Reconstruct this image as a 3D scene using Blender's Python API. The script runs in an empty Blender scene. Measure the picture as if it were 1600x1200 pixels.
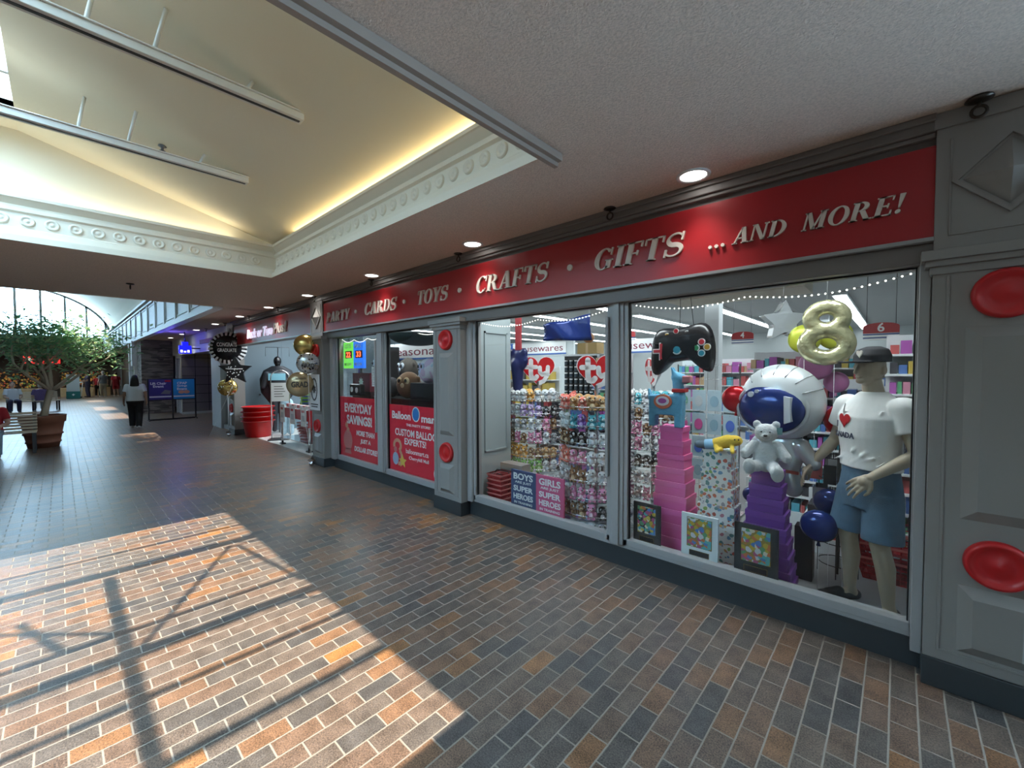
import bpy, bmesh, math, random
from math import sin, cos, pi, radians, sqrt, atan2, floor
from mathutils import Vector, Matrix, Euler
random.seed(7)
SC = bpy.context.scene
COL = SC.collection

# ------------------------------------------------------------------ camera
YAW, PITCH, ROLL, FPX = radians(47.266), radians(-1.813), radians(-0.201), 652.65
fwd = Vector((-cos(YAW)*cos(PITCH), sin(YAW)*cos(PITCH), sin(PITCH)))
rgt = Vector((sin(YAW), cos(YAW), 0.0))
up = rgt.cross(fwd)
r2 = rgt*cos(ROLL) + up*sin(ROLL)
u2 = up*cos(ROLL) - rgt*sin(ROLL)
camd = bpy.data.cameras.new('camera')
camd.sensor_fit = 'HORIZONTAL'; camd.sensor_width = 36.0
camd.lens = FPX/1600.0*36.0
camd.clip_start = 0.05; camd.clip_end = 300
cam = bpy.data.objects.new('camera', camd); COL.objects.link(cam)
cam.matrix_world = Matrix(((r2.x, u2.x, -fwd.x, 0.0), (r2.y, u2.y, -fwd.y, 0.0),
                           (r2.z, u2.z, -fwd.z, 1.65), (0, 0, 0, 1)))
SC.camera = cam

# ------------------------------------------------------------------ sky, sun, exposure
w = bpy.data.worlds.new('sky'); SC.world = w; w.use_nodes = True
bg = w.node_tree.nodes['Background']
bg.inputs[0].default_value = (0.47, 0.74, 1.0, 1); bg.inputs[1].default_value = 14.0
sl = bpy.data.lights.new('sun', 'SUN'); sl.energy = 11.0; sl.angle = radians(0.55); sl.color = (1.0, 0.86, 0.7)
so = bpy.data.objects.new('sun', sl); COL.objects.link(so)
so.rotation_euler = Vector((0.25, 1.5, -4.07)).to_track_quat('-Z', 'Y').to_euler()
so.location = (-4, -3, 12)
SC.view_settings.view_transform = 'Standard'; SC.view_settings.look = 'None'
SC.view_settings.gamma = 1.0; SC.view_settings.use_curve_mapping = False
SC.view_settings.exposure = 0.4
SC.cycles.max_bounces = 8; SC.cycles.diffuse_bounces = 5; SC.cycles.glossy_bounces = 4
SC.cycles.transparent_max_bounces = 12; SC.cycles.transmission_bounces = 4
SC.cycles.sample_clamp_indirect = 6.0; SC.cycles.caustics_reflective = False; SC.cycles.caustics_refractive = False
SC.cycles.use_denoising = True

def area(name, loc, sx, sy, e, col=(1, 1, 1), rot=(0, 0, 0)):
    l = bpy.data.lights.new(name, 'AREA'); l.shape = 'RECTANGLE'; l.size = sx; l.size_y = sy
    l.energy = e; l.color = col
    o = bpy.data.objects.new(name, l); COL.objects.link(o); o.location = loc; o.rotation_euler = rot
    return o

# ------------------------------------------------------------------ materials
MATS = {}
def mat(name, c, r=0.5, metal=0.0, bump=0.0, bs=120.0, var=0.0, vs=6.0, emit=None, es=1.0, spec=0.5, coat=0.0, sheen=0.0):
    if name in MATS: return MATS[name]
    m = bpy.data.materials.new(name); m.use_nodes = True; MATS[name] = m
    nt = m.node_tree; b = nt.nodes['Principled BSDF']
    c4 = (c[0], c[1], c[2], 1)
    b.inputs['Base Color'].default_value = c4
    b.inputs['Roughness'].default_value = r
    b.inputs['Metallic'].default_value = metal
    b.inputs['Specular IOR Level'].default_value = spec
    if coat: b.inputs['Coat Weight'].default_value = coat; b.inputs['Coat Roughness'].default_value = 0.08
    if sheen: b.inputs['Sheen Weight'].default_value = sheen
    if emit:
        b.inputs['Emission Color'].default_value = (emit[0], emit[1], emit[2], 1)
        b.inputs['Emission Strength'].default_value = es
    if bump or var:
        tc = nt.nodes.new('ShaderNodeTexCoord')
    if var:
        n = nt.nodes.new('ShaderNodeTexNoise'); n.inputs['Scale'].default_value = vs; n.inputs['Detail'].default_value = 4
        nt.links.new(tc.outputs['Object'], n.inputs['Vector'])
        mx = nt.nodes.new('ShaderNodeMix'); mx.data_type = 'RGBA'
        mx.inputs[6].default_value = tuple(max(0, x*(1-var)) for x in c)+(1,)
        mx.inputs[7].default_value = tuple(min(1, x*(1+var)) for x in c)+(1,)
        nt.links.new(n.outputs['Fac'], mx.inputs[0]); nt.links.new(mx.outputs[2], b.inputs['Base Color'])
    if bump:
        n = nt.nodes.new('ShaderNodeTexNoise'); n.inputs['Scale'].default_value = bs; n.inputs['Detail'].default_value = 3
        nt.links.new(tc.outputs['Object'], n.inputs['Vector'])
        bp = nt.nodes.new('ShaderNodeBump'); bp.inputs['Strength'].default_value = bump; bp.inputs['Distance'].default_value = 0.01
        nt.links.new(n.outputs['Fac'], bp.inputs['Height']); nt.links.new(bp.outputs[0], b.inputs['Normal'])
    return m

def glass_mat(name, tint=(1, 1, 1), refl=1.0):
    m = bpy.data.materials.new(name); m.use_nodes = True; MATS[name] = m
    nt = m.node_tree; nt.nodes.clear()
    o = nt.nodes.new('ShaderNodeOutputMaterial'); mx = nt.nodes.new('ShaderNodeMixShader')
    t = nt.nodes.new('ShaderNodeBsdfTransparent'); t.inputs[0].default_value = (*tint, 1)
    g = nt.nodes.new('ShaderNodeBsdfGlossy'); g.inputs['Roughness'].default_value = 0.0
    geo = nt.nodes.new('ShaderNodeNewGeometry'); dt = nt.nodes.new('ShaderNodeVectorMath'); dt.operation = 'DOT_PRODUCT'
    nt.links.new(geo.outputs['Normal'], dt.inputs[0]); nt.links.new(geo.outputs['Incoming'], dt.inputs[1])
    prev = dt.outputs['Value']
    for op, v in (('ABSOLUTE', None), ('SUBTRACT', 1.0), ('POWER', 5.0), ('MULTIPLY', 0.8*refl), ('ADD', 0.035*refl)):
        q = nt.nodes.new('ShaderNodeMath'); q.operation = op; q.use_clamp = True
        if op == 'SUBTRACT': q.inputs[0].default_value = v; nt.links.new(prev, q.inputs[1])
        else:
            nt.links.new(prev, q.inputs[0])
            if v is not None: q.inputs[1].default_value = v
        prev = q.outputs[0]
    nt.links.new(prev, mx.inputs[0])
    nt.links.new(t.outputs[0], mx.inputs[1]); nt.links.new(g.outputs[0], mx.inputs[2]); nt.links.new(mx.outputs[0], o.inputs[0])
    return m

def brick_floor(name):
    m = bpy.data.materials.new(name); m.use_nodes = True; nt = m.node_tree; b = nt.nodes['Principled BSDF']
    L = nt.links.new
    geo = nt.nodes.new('ShaderNodeNewGeometry'); sp = nt.nodes.new('ShaderNodeSeparateXYZ'); L(geo.outputs['Position'], sp.inputs[0])
    def M(op, a, bb=None, clamp=False):
        n = nt.nodes.new('ShaderNodeMath'); n.operation = op; n.use_clamp = clamp
        for i, x in enumerate((a, bb)):
            if x is None: continue
            if isinstance(x, (int, float)): n.inputs[i].default_value = x
            else: L(x, n.inputs[i])
        return n.outputs[0]
    u = M('DIVIDE', sp.outputs[0], 0.1009); row = M('FLOOR', u); fu = M('FRACT', u)
    v0 = M('DIVIDE', sp.outputs[1], 0.2018)
    sh = M('MULTIPLY', M('MODULO', M('ADD', row, 1001.0), 2.0), 0.5)
    v = M('ADD', M('ADD', v0, -0.42), sh); colm = M('FLOOR', v); fv = M('FRACT', v)
    du = M('MULTIPLY', M('MINIMUM', fu, M('SUBTRACT', 1.0, fu)), 0.1009)
    dv = M('MULTIPLY', M('MINIMUM', fv, M('SUBTRACT', 1.0, fv)), 0.2018)
    wn0 = nt.nodes.new('ShaderNodeTexNoise'); wn0.inputs['Scale'].default_value = 60; L(geo.outputs['Position'], wn0.inputs['Vector'])
    d = M('ADD', M('MINIMUM', du, dv), M('MULTIPLY', M('SUBTRACT', wn0.outputs['Fac'], 0.5), 0.0022))
    mask = nt.nodes.new('ShaderNodeMapRange'); mask.inputs[1].default_value = 0.0028; mask.inputs[2].default_value = 0.0046
    L(d, mask.inputs[0])
    cv = nt.nodes.new('ShaderNodeCombineXYZ'); L(row, cv.inputs[0]); L(colm, cv.inputs[1])
    wn = nt.nodes.new('ShaderNodeTexWhiteNoise'); wn.noise_dimensions = '3D'; L(cv.outputs[0], wn.inputs['Vector'])
    # larger patches of similar tone plus per brick randomness
    big = nt.nodes.new('ShaderNodeTexNoise'); big.inputs['Scale'].default_value = 0.28; big.inputs['Detail'].default_value = 2
    L(cv.outputs[0], big.inputs['Vector'])
    t = M('ADD', M('MULTIPLY', wn.outputs['Value'], 0.72), M('MULTIPLY', M('SUBTRACT', big.outputs['Fac'], 0.5), 0.9), True)
    t = M('ADD', t, 0.14, True)
    rp = nt.nodes.new('ShaderNodeValToRGB'); L(t, rp.inputs[0]); e = rp.color_ramp.elements
    cols = [(0.0, (0.06, 0.06, 0.062)), (0.16, (0.082, 0.073, 0.068)), (0.34, (0.112, 0.09, 0.076)), (0.5, (0.132, 0.098, 0.078)),
            (0.66, (0.148, 0.096, 0.07)), (0.82, (0.19, 0.102, 0.058)), (0.96, (0.29, 0.13, 0.045))]
    e[0].position, e[0].color = cols[0][0], (*cols[0][1], 1); e[1].position, e[1].color = cols[-1][0], (*cols[-1][1], 1)
    for p, c in cols[1:-1]:
        x = e.new(p); x.color = (*c, 1)
    n1 = nt.nodes.new('ShaderNodeTexNoise'); n1.inputs['Scale'].default_value = 150; n1.inputs['Detail'].default_value = 4; L(geo.outputs['Position'], n1.inputs['Vector'])
    n2 = nt.nodes.new('ShaderNodeTexNoise'); n2.inputs['Scale'].default_value = 11; n2.inputs['Detail'].default_value = 3; L(geo.outputs['Position'], n2.inputs['Vector'])
    k = M('ADD', M('MULTIPLY', n1.outputs['Fac'], 3.0), M('MULTIPLY', n2.outputs['Fac'], 1.2)); k = M('MAXIMUM', M('SUBTRACT', k, 1.22), 0.35)
    mm = nt.nodes.new('ShaderNodeVectorMath'); mm.operation = 'SCALE'; L(rp.outputs[0], mm.inputs[0]); L(k, mm.inputs['Scale'])
    mx = nt.nodes.new('ShaderNodeMix'); mx.data_type = 'RGBA'; L(mask.outputs[0], mx.inputs[0])
    mx.inputs[6].default_value = (0.25, 0.215, 0.175, 1); L(mm.outputs[0], mx.inputs[7]); L(mx.outputs[2], b.inputs['Base Color'])
    rg = M('ADD', M('MULTIPLY', n2.outputs['Fac'], 0.12), 0.27)
    rr = nt.nodes.new('ShaderNodeMix'); rr.data_type = 'FLOAT'; L(mask.outputs[0], rr.inputs[0]); rr.inputs[2].default_value = 0.85; L(rg, rr.inputs[3])
    L(rr.outputs[0], b.inputs['Roughness'])
    hh = M('ADD', M('MULTIPLY', mask.outputs[0], 1.0), M('MULTIPLY', n1.outputs['Fac'], 0.4))
    hh = M('ADD', hh, M('MULTIPLY', wn.outputs['Value'], 0.25))
    bp = nt.nodes.new('ShaderNodeBump'); bp.inputs['Strength'].default_value = 0.4; bp.inputs['Distance'].default_value = 0.003
    L(hh, bp.inputs['Height']); L(bp.outputs[0], b.inputs['Normal'])
    b.inputs['Specular IOR Level'].default_value = 0.5
    return m

def stipple(name, c):
    m = bpy.data.materials.new(name); m.use_nodes = True; nt = m.node_tree; b = nt.nodes['Principled BSDF']; L = nt.links.new
    geo = nt.nodes.new('ShaderNodeNewGeometry')
    n = nt.nodes.new('ShaderNodeTexNoise'); n.inputs['Scale'].default_value = 95; n.inputs['Detail'].default_value = 5; n.inputs['Roughness'].default_value = 0.65
    L(geo.outputs['Position'], n.inputs['Vector'])
    rp = nt.nodes.new('ShaderNodeValToRGB'); L(n.outputs['Fac'], rp.inputs[0])
    rp.color_ramp.elements[0].position = 0.3; rp.color_ramp.elements[0].color = (c[0]*.72, c[1]*.72, c[2]*.72, 1)
    rp.color_ramp.elements[1].position = 0.62; rp.color_ramp.elements[1].color = (*c, 1)
    L(rp.outputs[0], b.inputs['Base Color']); b.inputs['Roughness'].default_value = 0.95
    bp = nt.nodes.new('ShaderNodeBump'); bp.inputs['Strength'].default_value = 0.8; bp.inputs['Distance'].default_value = 0.008
    L(n.outputs['Fac'], bp.inputs['Height']); L(bp.outputs[0], b.inputs['Normal'])
    return m

def pattern(name, base, cols, scale=30, thr=0.45, r=0.5, metal=0.0, feature='F1'):
    """voronoi blotches of several colours over a base colour"""
    m = bpy.data.materials.new(name); m.use_nodes = True; MATS[name] = m; nt = m.node_tree; b = nt.nodes['Principled BSDF']; L = nt.links.new
    tc = nt.nodes.new('ShaderNodeTexCoord')
    ns = nt.nodes.new('ShaderNodeTexNoise'); ns.inputs['Scale'].default_value = scale*0.6; L(tc.outputs['Object'], ns.inputs['Vector'])
    ad = nt.nodes.new('ShaderNodeVectorMath'); ad.operation = 'MULTIPLY_ADD'; L(ns.outputs['Color'], ad.inputs[0])
    ad.inputs[1].default_value = (0.8/scale,)*3; L(tc.outputs['Object'], ad.inputs[2])
    vo = nt.nodes.new('ShaderNodeTexVoronoi'); vo.inputs['Scale'].default_value = scale; L(ad.outputs[0], vo.inputs['Vector'])
    sp = nt.nodes.new('ShaderNodeSeparateColor'); L(vo.outputs['Color'], sp.inputs[0])
    rp = nt.nodes.new('ShaderNodeValToRGB'); rp.color_ramp.interpolation = 'CONSTANT'; L(sp.outputs[0], rp.inputs[0])
    e = rp.color_ramp.elements; n = len(cols)
    e[0].position = 0; e[0].color = (*cols[0], 1); e[1].position = 1.0/n; e[1].color = (*cols[1], 1)
    for i in range(2, n):
        x = e.new(i/n); x.color = (*cols[i], 1)
    cm = nt.nodes.new('ShaderNodeMath'); cm.operation = 'LESS_THAN'; cm.inputs[1].default_value = thr; L(vo.outputs['Distance'], cm.inputs[0])
    mx = nt.nodes.new('ShaderNodeMix'); mx.data_type = 'RGBA'; L(cm.outputs[0], mx.inputs[0]); mx.inputs[6].default_value = (*base, 1); L(rp.outputs[0], mx.inputs[7])
    L(mx.outputs[2], b.inputs['Base Color']); b.inputs['Roughness'].default_value = r; b.inputs['Metallic'].default_value = metal
    return m

# ------------------------------------------------------------------ mesh building
def rotz(a): return Matrix.Rotation(a, 4, 'Z')
class MB:
    def __init__(s): s.v = []; s.f = []; s.m = []; s.s = []
    def add(s, vs, fs, mi=0, sm=False, M=None):
        n = len(s.v)
        s.v += [tuple(M @ Vector(p)) for p in vs] if M is not None else [tuple(p) for p in vs]
        for f in fs: s.f.append([i+n for i in f]); s.m.append(mi); s.s.append(sm)
        return s
    def box(s, a, b, mi=0, M=None):
        x0, y0, z0 = [min(p, q) for p, q in zip(a, b)]; x1, y1, z1 = [max(p, q) for p, q in zip(a, b)]
        return s.add([(x0, y0, z0), (x1, y0, z0), (x1, y1, z0), (x0, y1, z0), (x0, y0, z1), (x1, y0, z1), (x1, y1, z1), (x0, y1, z1)],
              [(0, 3, 2, 1), (4, 5, 6, 7), (0, 1, 5, 4), (1, 2, 6, 5), (2, 3, 7, 6), (3, 0, 4, 7)], mi, False, M)
    def quad(s, a, b, c, d, mi=0): return s.add([a, b, c, d], [(0, 1, 2, 3)], mi)
    def cone(s, p0, p1, r0, r1, n=12, mi=0, caps=True, sm=True):
        p0, p1 = Vector(p0), Vector(p1); d = p1-p0
        if d.length < 1e-9: return s
        q = d.to_track_quat('Z', 'Y').to_matrix(); vs = []
        for P, r in ((p0, r0), (p1, r1)):
            for i in range(n):
                a = 2*pi*i/n; vs.append(P + q @ Vector((r*cos(a), r*sin(a), 0)))
        s.add(vs, [(i, (i+1) % n, n+(i+1) % n, n+i) for i in range(n)], mi, sm)
        if caps:
            s.add(vs[:n], [tuple(range(n))[::-1]], mi); s.add(vs[n:], [tuple(range(n))], mi)
        return s
    def tube(s, pts, r, n=8, mi=0, closed=False, caps=True):
        pts = [Vector(p) for p in pts]; k = len(pts); rs = r if isinstance(r, (list, tuple)) else [r]*k
        vs = []; prev = None
        for i, p in enumerate(pts):
            a = pts[(i-1) % k] if (closed or i > 0) else p; b = pts[(i+1) % k] if (closed or i < k-1) else p
            t = (b-a).normalized()
            if prev is None:
                nx = t.orthogonal().normalized()
            else:
                nx = prev - t*prev.dot(t)
                nx = nx.normalized() if nx.length > 1e-6 else t.orthogonal().normalized()
            prev = nx; ny = t.cross(nx)
            for j in range(n):
                an = 2*pi*j/n; vs.append(p + (nx*cos(an)+ny*sin(an))*rs[i])
        fs = []
        for i in range(k if closed else k-1):
            for j in range(n):
                a, b = i*n+j, i*n+(j+1) % n; c, d = ((i+1) % k)*n+(j+1) % n, ((i+1) % k)*n+j
                fs.append((a, b, c, d))
        if caps and not closed: fs += [tuple(range(n))[::-1], tuple(range((k-1)*n, k*n))]
        return s.add(vs, fs, mi, True)
    def lathe(s, prof, c=(0, 0, 0), axis='Z', n=24, mi=0, sm=True, M=None):
        vs = []
        for r, h in prof:
            for i in range(n):
                a = 2*pi*i/n; x, y = r*cos(a), r*sin(a)
                p = (x, y, h) if axis == 'Z' else ((x, h, y) if axis == 'Y' else (h, x, y))
                vs.append((p[0]+c[0], p[1]+c[1], p[2]+c[2]))
        fs = []
        for k in range(len(prof)-1):
            for i in range(n):
                fs.append((k*n+i, k*n+(i+1) % n, (k+1)*n+(i+1) % n, (k+1)*n+i))
        return s.add(vs, fs, mi, sm, M)
    def ell(s, c, r, mi=0, nu=12, nv=8, M=None):
        if not isinstance(r, (tuple, list)): r = (r, r, r)
        vs = [(c[0], c[1], c[2]-r[2])]
        for j in range(1, nv):
            t = -pi/2 + pi*j/nv
            for i in range(nu):
                a = 2*pi*i/nu; vs.append((c[0]+r[0]*cos(t)*cos(a), c[1]+r[1]*cos(t)*sin(a), c[2]+r[2]*sin(t)))
        vs.append((c[0], c[1], c[2]+r[2])); fs = []; T = len(vs)-1
        for i in range(nu): fs.append((0, 1+(i+1) % nu, 1+i)); fs.append((T, 1+(nv-2)*nu+i, 1+(nv-2)*nu+(i+1) % nu))
        for j in range(nv-2):
            for i in range(nu): fs.append((1+j*nu+i, 1+j*nu+(i+1) % nu, 1+(j+1)*nu+(i+1) % nu, 1+(j+1)*nu+i))
        return s.add(vs, fs, mi, True, M)
    def prism(s, poly, y0, y1, mi=0, M=None, plane='XZ', side=None):
        """poly in (x,z); extruded along y from y0 (front) to y1"""
        n = len(poly); P = (lambda a, b, d: (a, d, b)) if plane == 'XZ' else ((lambda a, b, d: (a, b, d)) if plane == 'XY' else (lambda a, b, d: (d, a, b)))
        vs = [P(a, b, y0) for a, b in poly] + [P(a, b, y1) for a, b in poly]
        s.add(vs, [tuple(range(n)), tuple(range(2*n-1, n-1, -1))], mi, False, M)
        s.add(vs, [(i, n+i, n+(i+1) % n, (i+1) % n) for i in range(n)], mi if side is None else side, False, M)
        return s
    def mesh(s, me, mi=0, M=None, sm=True):
        return s.add([v.co for v in me.vertices], [tuple(p.vertices) for p in me.polygons], mi, sm, M)
    def build(s, name, mats, parent=None, loc=(0, 0, 0), rz=0.0, bev=0.0, sub=0, fix=True):
        me = bpy.data.meshes.new(name); me.from_pydata(s.v, [], s.f)
        if not isinstance(mats, (list, tuple)): mats = [mats]
        for m in mats: me.materials.append(m)
        me.polygons.foreach_set('material_index', s.m); me.polygons.foreach_set('use_smooth', s.s); me.update()
        if fix:
            bm = bmesh.new(); bm.from_mesh(me); bmesh.ops.recalc_face_normals(bm, faces=bm.faces); bm.to_mesh(me); bm.free()
        o = bpy.data.objects.new(name, me); COL.objects.link(o); o.location = loc; o.rotation_euler = (0, 0, rz)
        if parent is not None: o.parent = parent
        if bev:
            b = o.modifiers.new('bevel', 'BEVEL'); b.width = bev; b.segments = 2; b.limit_method = 'ANGLE'; b.angle_limit = radians(40)
        if sub:
            b = o.modifiers.new('subdivision', 'SUBSURF'); b.levels = sub; b.render_levels = sub
        return o

LABELS = {}
def tag(o, label, cat, group=None):
    o['label'] = label; o['category'] = cat
    if group: o['group'] = group
    LABELS.setdefault(label, []).append(o.name); return o
def thing(name, label, cat, loc=(0, 0, 0), rz=0.0, group=None):
    o = bpy.data.objects.new(name, None); COL.objects.link(o); o.location = loc; o.rotation_euler = (0, 0, rz)
    o.empty_display_size = 0.1
    return tag(o, label, cat, group)
def struct(name, mb, mats, **k):
    o = mb.build(name, mats, **k)
    if o.parent is None: o['kind'] = 'structure'
    return o
def dup(root, loc=None, rz=None, label=None, group=None):
    r = root.copy(); COL.objects.link(r)
    if loc is not None: r.location = loc
    if rz is not None: r.rotation_euler = (0, 0, rz)
    if label: tag(r, label, root['category'], group or root.get('group'))
    for ch in list(root.children):
        c = ch.copy(); COL.objects.link(c); c.parent = r
        for g in list(ch.children):
            d = g.copy(); COL.objects.link(d); d.parent = c
    return r
ORD = ['first', 'second', 'third', 'fourth', 'fifth', 'sixth', 'seventh', 'eighth', 'ninth', 'tenth', 'eleventh', 'twelfth', 'thirteenth', 'fourteenth', 'fifteenth', 'sixteenth', 'seventeenth', 'eighteenth', 'nineteenth', 'twentieth']

def blob(parts, vox=0.012, smooth=4):
    """one continuous skin grown over overlapping ellipsoids ('s') and tapered limbs ('c', 'k' flat ends); returns mesh data"""
    mb = MB()
    for p in parts:
        if p[0] == 's':
            M = None
            if len(p) > 3: M = Matrix.Translation(Vector(p[1])) @ Euler(p[3]).to_matrix().to_4x4(); mb.ell((0, 0, 0), p[2], 0, 20, 14, M)
            else: mb.ell(p[1], p[2], 0, 20, 14)
        elif p[0] == 'c':
            mb.cone(p[1], p[2], p[3], p[4], 16); mb.ell(p[1], p[3], 0, 16, 10); mb.ell(p[2], p[4], 0, 16, 10)
        elif p[0] == 'k': mb.cone(p[1], p[2], p[3], p[4], 24)
        elif p[0] == 'e':      # elliptical loft: list of (centre, rx, ry, rot)
            n = 28; vs = []; rings = p[1]
            for c, rx, ry in rings:
                for i in range(n):
                    a = 2*pi*i/n; vs.append((c[0]+rx*cos(a), c[1]+ry*sin(a), c[2]))
            fs = [(k*n+i, k*n+(i+1) % n, (k+1)*n+(i+1) % n, (k+1)*n+i) for k in range(len(rings)-1) for i in range(n)]
            fs += [tuple(range(n))[::-1], tuple(range((len(rings)-1)*n, len(rings)*n))]
            mb.add(vs, fs)
        elif p[0] == 'b': mb.box(p[1], p[2], 0, p[3] if len(p) > 3 else None)
        elif p[0] == 'p': mb.prism(p[1], p[2], p[3])
    o = mb.build('tmp', [], fix=True)
    r = o.modifiers.new('r', 'REMESH'); r.mode = 'VOXEL'; r.voxel_size = vox; r.use_smooth_shade = True
    if smooth:
        sm = o.modifiers.new('s', 'SMOOTH'); sm.factor = 0.5; sm.iterations = smooth
    dg = bpy.context.evaluated_depsgraph_get()
    me = bpy.data.meshes.new_from_object(o.evaluated_get(dg))
    old = o.data; bpy.data.objects.remove(o); bpy.data.meshes.remove(old)
    return me
def skin(name, parts, m, parent=None, vox=0.012, smooth=4, loc=(0, 0, 0), rz=0.0):
    me = blob(parts, vox, smooth); me.name = name; me.materials.clear(); me.materials.append(m)
    me.polygons.foreach_set('use_smooth', [True]*len(me.polygons))
    o = bpy.data.objects.new(name, me); COL.objects.link(o); o.location = loc; o.rotation_euler = (0, 0, rz)
    if parent is not None: o.parent = parent
    return o

# ------------------------------------------------------------------ lettering (built-in vector face), in the XZ plane facing -Y, centred
TXT = {}
def text_mesh(s, bold=0.0, shear=0.0, depth=0.02, space=1.0, align='CENTER'):
    k = (s, bold, shear, depth, space)
    if k in TXT: return TXT[k]
    cu = bpy.data.curves.new('t', 'FONT'); cu.body = s; cu.offset = bold; cu.shear = shear; cu.extrude = depth; cu.resolution_u = 3
    cu.space_character = space; cu.align_x = 'CENTER'; cu.space_line = 0.9
    o = bpy.data.objects.new('t', cu); COL.objects.link(o)
    me = bpy.data.meshes.new_from_object(o.evaluated_get(bpy.context.evaluated_depsgraph_get()))
    bpy.data.objects.remove(o)
    xs = [v.co.x for v in me.vertices]; ys = [v.co.y for v in me.vertices]
    TXT[k] = ([((v.co.x-(min(xs)+max(xs))/2)/(max(xs)-min(xs)), v.co.z, (v.co.y-(min(ys)+max(ys))/2)/(max(ys)-min(ys))) for v in me.vertices],
              [tuple(p.vertices) for p in me.polygons])
    return TXT[k]
def text(mb, s, c, w, h, mi=0, bold=0.012, shear=0.0, th=0.003, M=None, space=1.0):
    """fit string s into width w, height h, centred at c (x,y,z), facing -Y, th thick"""
    vs, fs = text_mesh(s, bold, shear, 0.02, space)
    zz = [v[1] for v in vs]; z0, z1 = min(zz), max(zz)
    vv = [(c[0]+v[0]*w, c[1]-(v[1]-z0)/(z1-z0)*th if z1 > z0 else c[1], c[2]+v[2]*h) for v in vs]
    return mb.add(vv, fs, mi, False, M)
def circ(cx, cz, rx, rz=None, n=24, a0=0.0):
    rz = rx if rz is None else rz
    return [(cx+rx*cos(a0+2*pi*i/n), cz+rz*sin(a0+2*pi*i/n)) for i in range(n)]
def star(cx, cz, R, r, n=5, a0=pi/2):
    return [(cx+(R if i % 2 == 0 else r)*cos(a0+pi*i/n), cz+(R if i % 2 == 0 else r)*sin(a0+pi*i/n)) for i in range(2*n)]
def heart(cx, cz, w, h, n=40):
    pts = []
    for i in range(n):
        t = 2*pi*i/n; x = 16*sin(t)**3; z = 13*cos(t)-5*cos(2*t)-2*cos(3*t)-cos(4*t)
        pts.append((cx+x/32*w, cz+(z+2.5)/29*h))
    return pts

# ================================================================== large structure
m_brick = brick_floor('brick pavers')
m_soffit = stipple('stippled ceiling', (0.70, 0.56, 0.46))
m_cream = mat('cream plaster', (0.77, 0.69, 0.53), 0.8, bump=0.06, bs=60)
m_creamtrim = mat('cream painted moulding', (0.72, 0.655, 0.54), 0.5)
m_dropbar = mat('taupe trim', (0.27, 0.21, 0.17), 0.6)
m_white = mat('white paint', (0.72, 0.76, 0.78), 0.5)
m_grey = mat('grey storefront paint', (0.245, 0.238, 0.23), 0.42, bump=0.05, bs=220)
m_greyd = mat('shadow grey fascia paint', (0.17, 0.155, 0.148), 0.5)  # a darker grey than the pilaster paint
m_alu = mat('grey aluminium frame', (0.33, 0.335, 0.335), 0.35, 0.1)
m_kick = mat('dark slate kickplate', (0.033, 0.04, 0.045), 0.45)
m_black = mat('black', (0.01, 0.01, 0.012), 0.4)
m_red = mat('glossy red paint', (0.5, 0.01, 0.014), 0.36)
m_signred = mat('red sign face', (0.37, 0.011, 0.017), 0.38)
m_letter = mat('off white letter', (0.72, 0.66, 0.6), 0.5)
m_tile = mat('white vinyl tile', (0.72, 0.73, 0.72), 0.25)
m_storew = mat('store wall', (0.5, 0.54, 0.55), 0.7)
m_panel = mat('grey blue wall panel', (0.13, 0.185, 0.225), 0.45)
m_chrome = mat('chrome', (0.75, 0.76, 0.78), 0.18, 1.0)
m_dchrome = mat('dark steel', (0.12, 0.12, 0.13), 0.3, 0.9)
m_wood = mat('pale wood slat', (0.5, 0.36, 0.2), 0.5, var=0.2, vs=8)
m_dark = mat('dark interior', (0.03, 0.028, 0.028), 0.8)
m_paper = mat('white paper', (0.8, 0.8, 0.8), 0.7)
m_bronze = mat('dark bronze', (0.05, 0.04, 0.032), 0.35, 0.8)
m_glass = glass_mat('clear window glass', (0.97, 0.985, 0.98), 1.1)
m_lamp = mat('lit diffuser', (1, 1, 1), 0.5, emit=(1.0, 0.97, 0.92), es=9.0)
m_tube = mat('lit tube', (1, 1, 1), 0.5, emit=(0.9, 0.97, 1.0), es=6.0)

struct('floor', MB().box((-44, -9, -0.1), (7, 3.31, 0)), m_brick)
struct('floor', MB().box((-44, 3.31, -0.1), (-13.4, 9, 0)), m_brick)
struct('floor', MB().box((-13.4, 3.31, -0.1), (-7.4, 17, 0.0)), m_tile)
struct('floor', MB().box((-7.4, 3.31, -0.1), (4, 17, 0.0)), mat('grey vinyl tile', (0.28, 0.29, 0.29), 0.3))

# soffit ceiling with the well cut out of it, and the open atrium beyond
ZC = 2.94
c = MB()
for a, b in (((-1.6, -4.0), (7, 3.2)), ((-1.6, -4.8), (0.5, -4.0)), ((3.6, -9), (7, -4.0)), ((-9.88, -4.8), (-6.3, 3.2)), ((-6.3, 2.0), (-1.6, 3.2)), ((-9.88, -9), (0.5, -4.8)), ((0.5, -9), (3.6, -7.0)),
             ((-44, 2.12), (-9.88, 3.2)), ((-44, -9), (-9.88, -7.3))):
    c.box((a[0], a[1], ZC), (b[0], b[1], ZC+0.03))
struct('ceiling', c, m_soffit)
struct('trim_1', MB().box((-1.577, -4.8, 2.895), (-1.49, 2.06, ZC-0.002)).box((-1.55, -4.8, 2.87), (-1.52, 2.06, 2.895)), m_dropbar)

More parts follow.
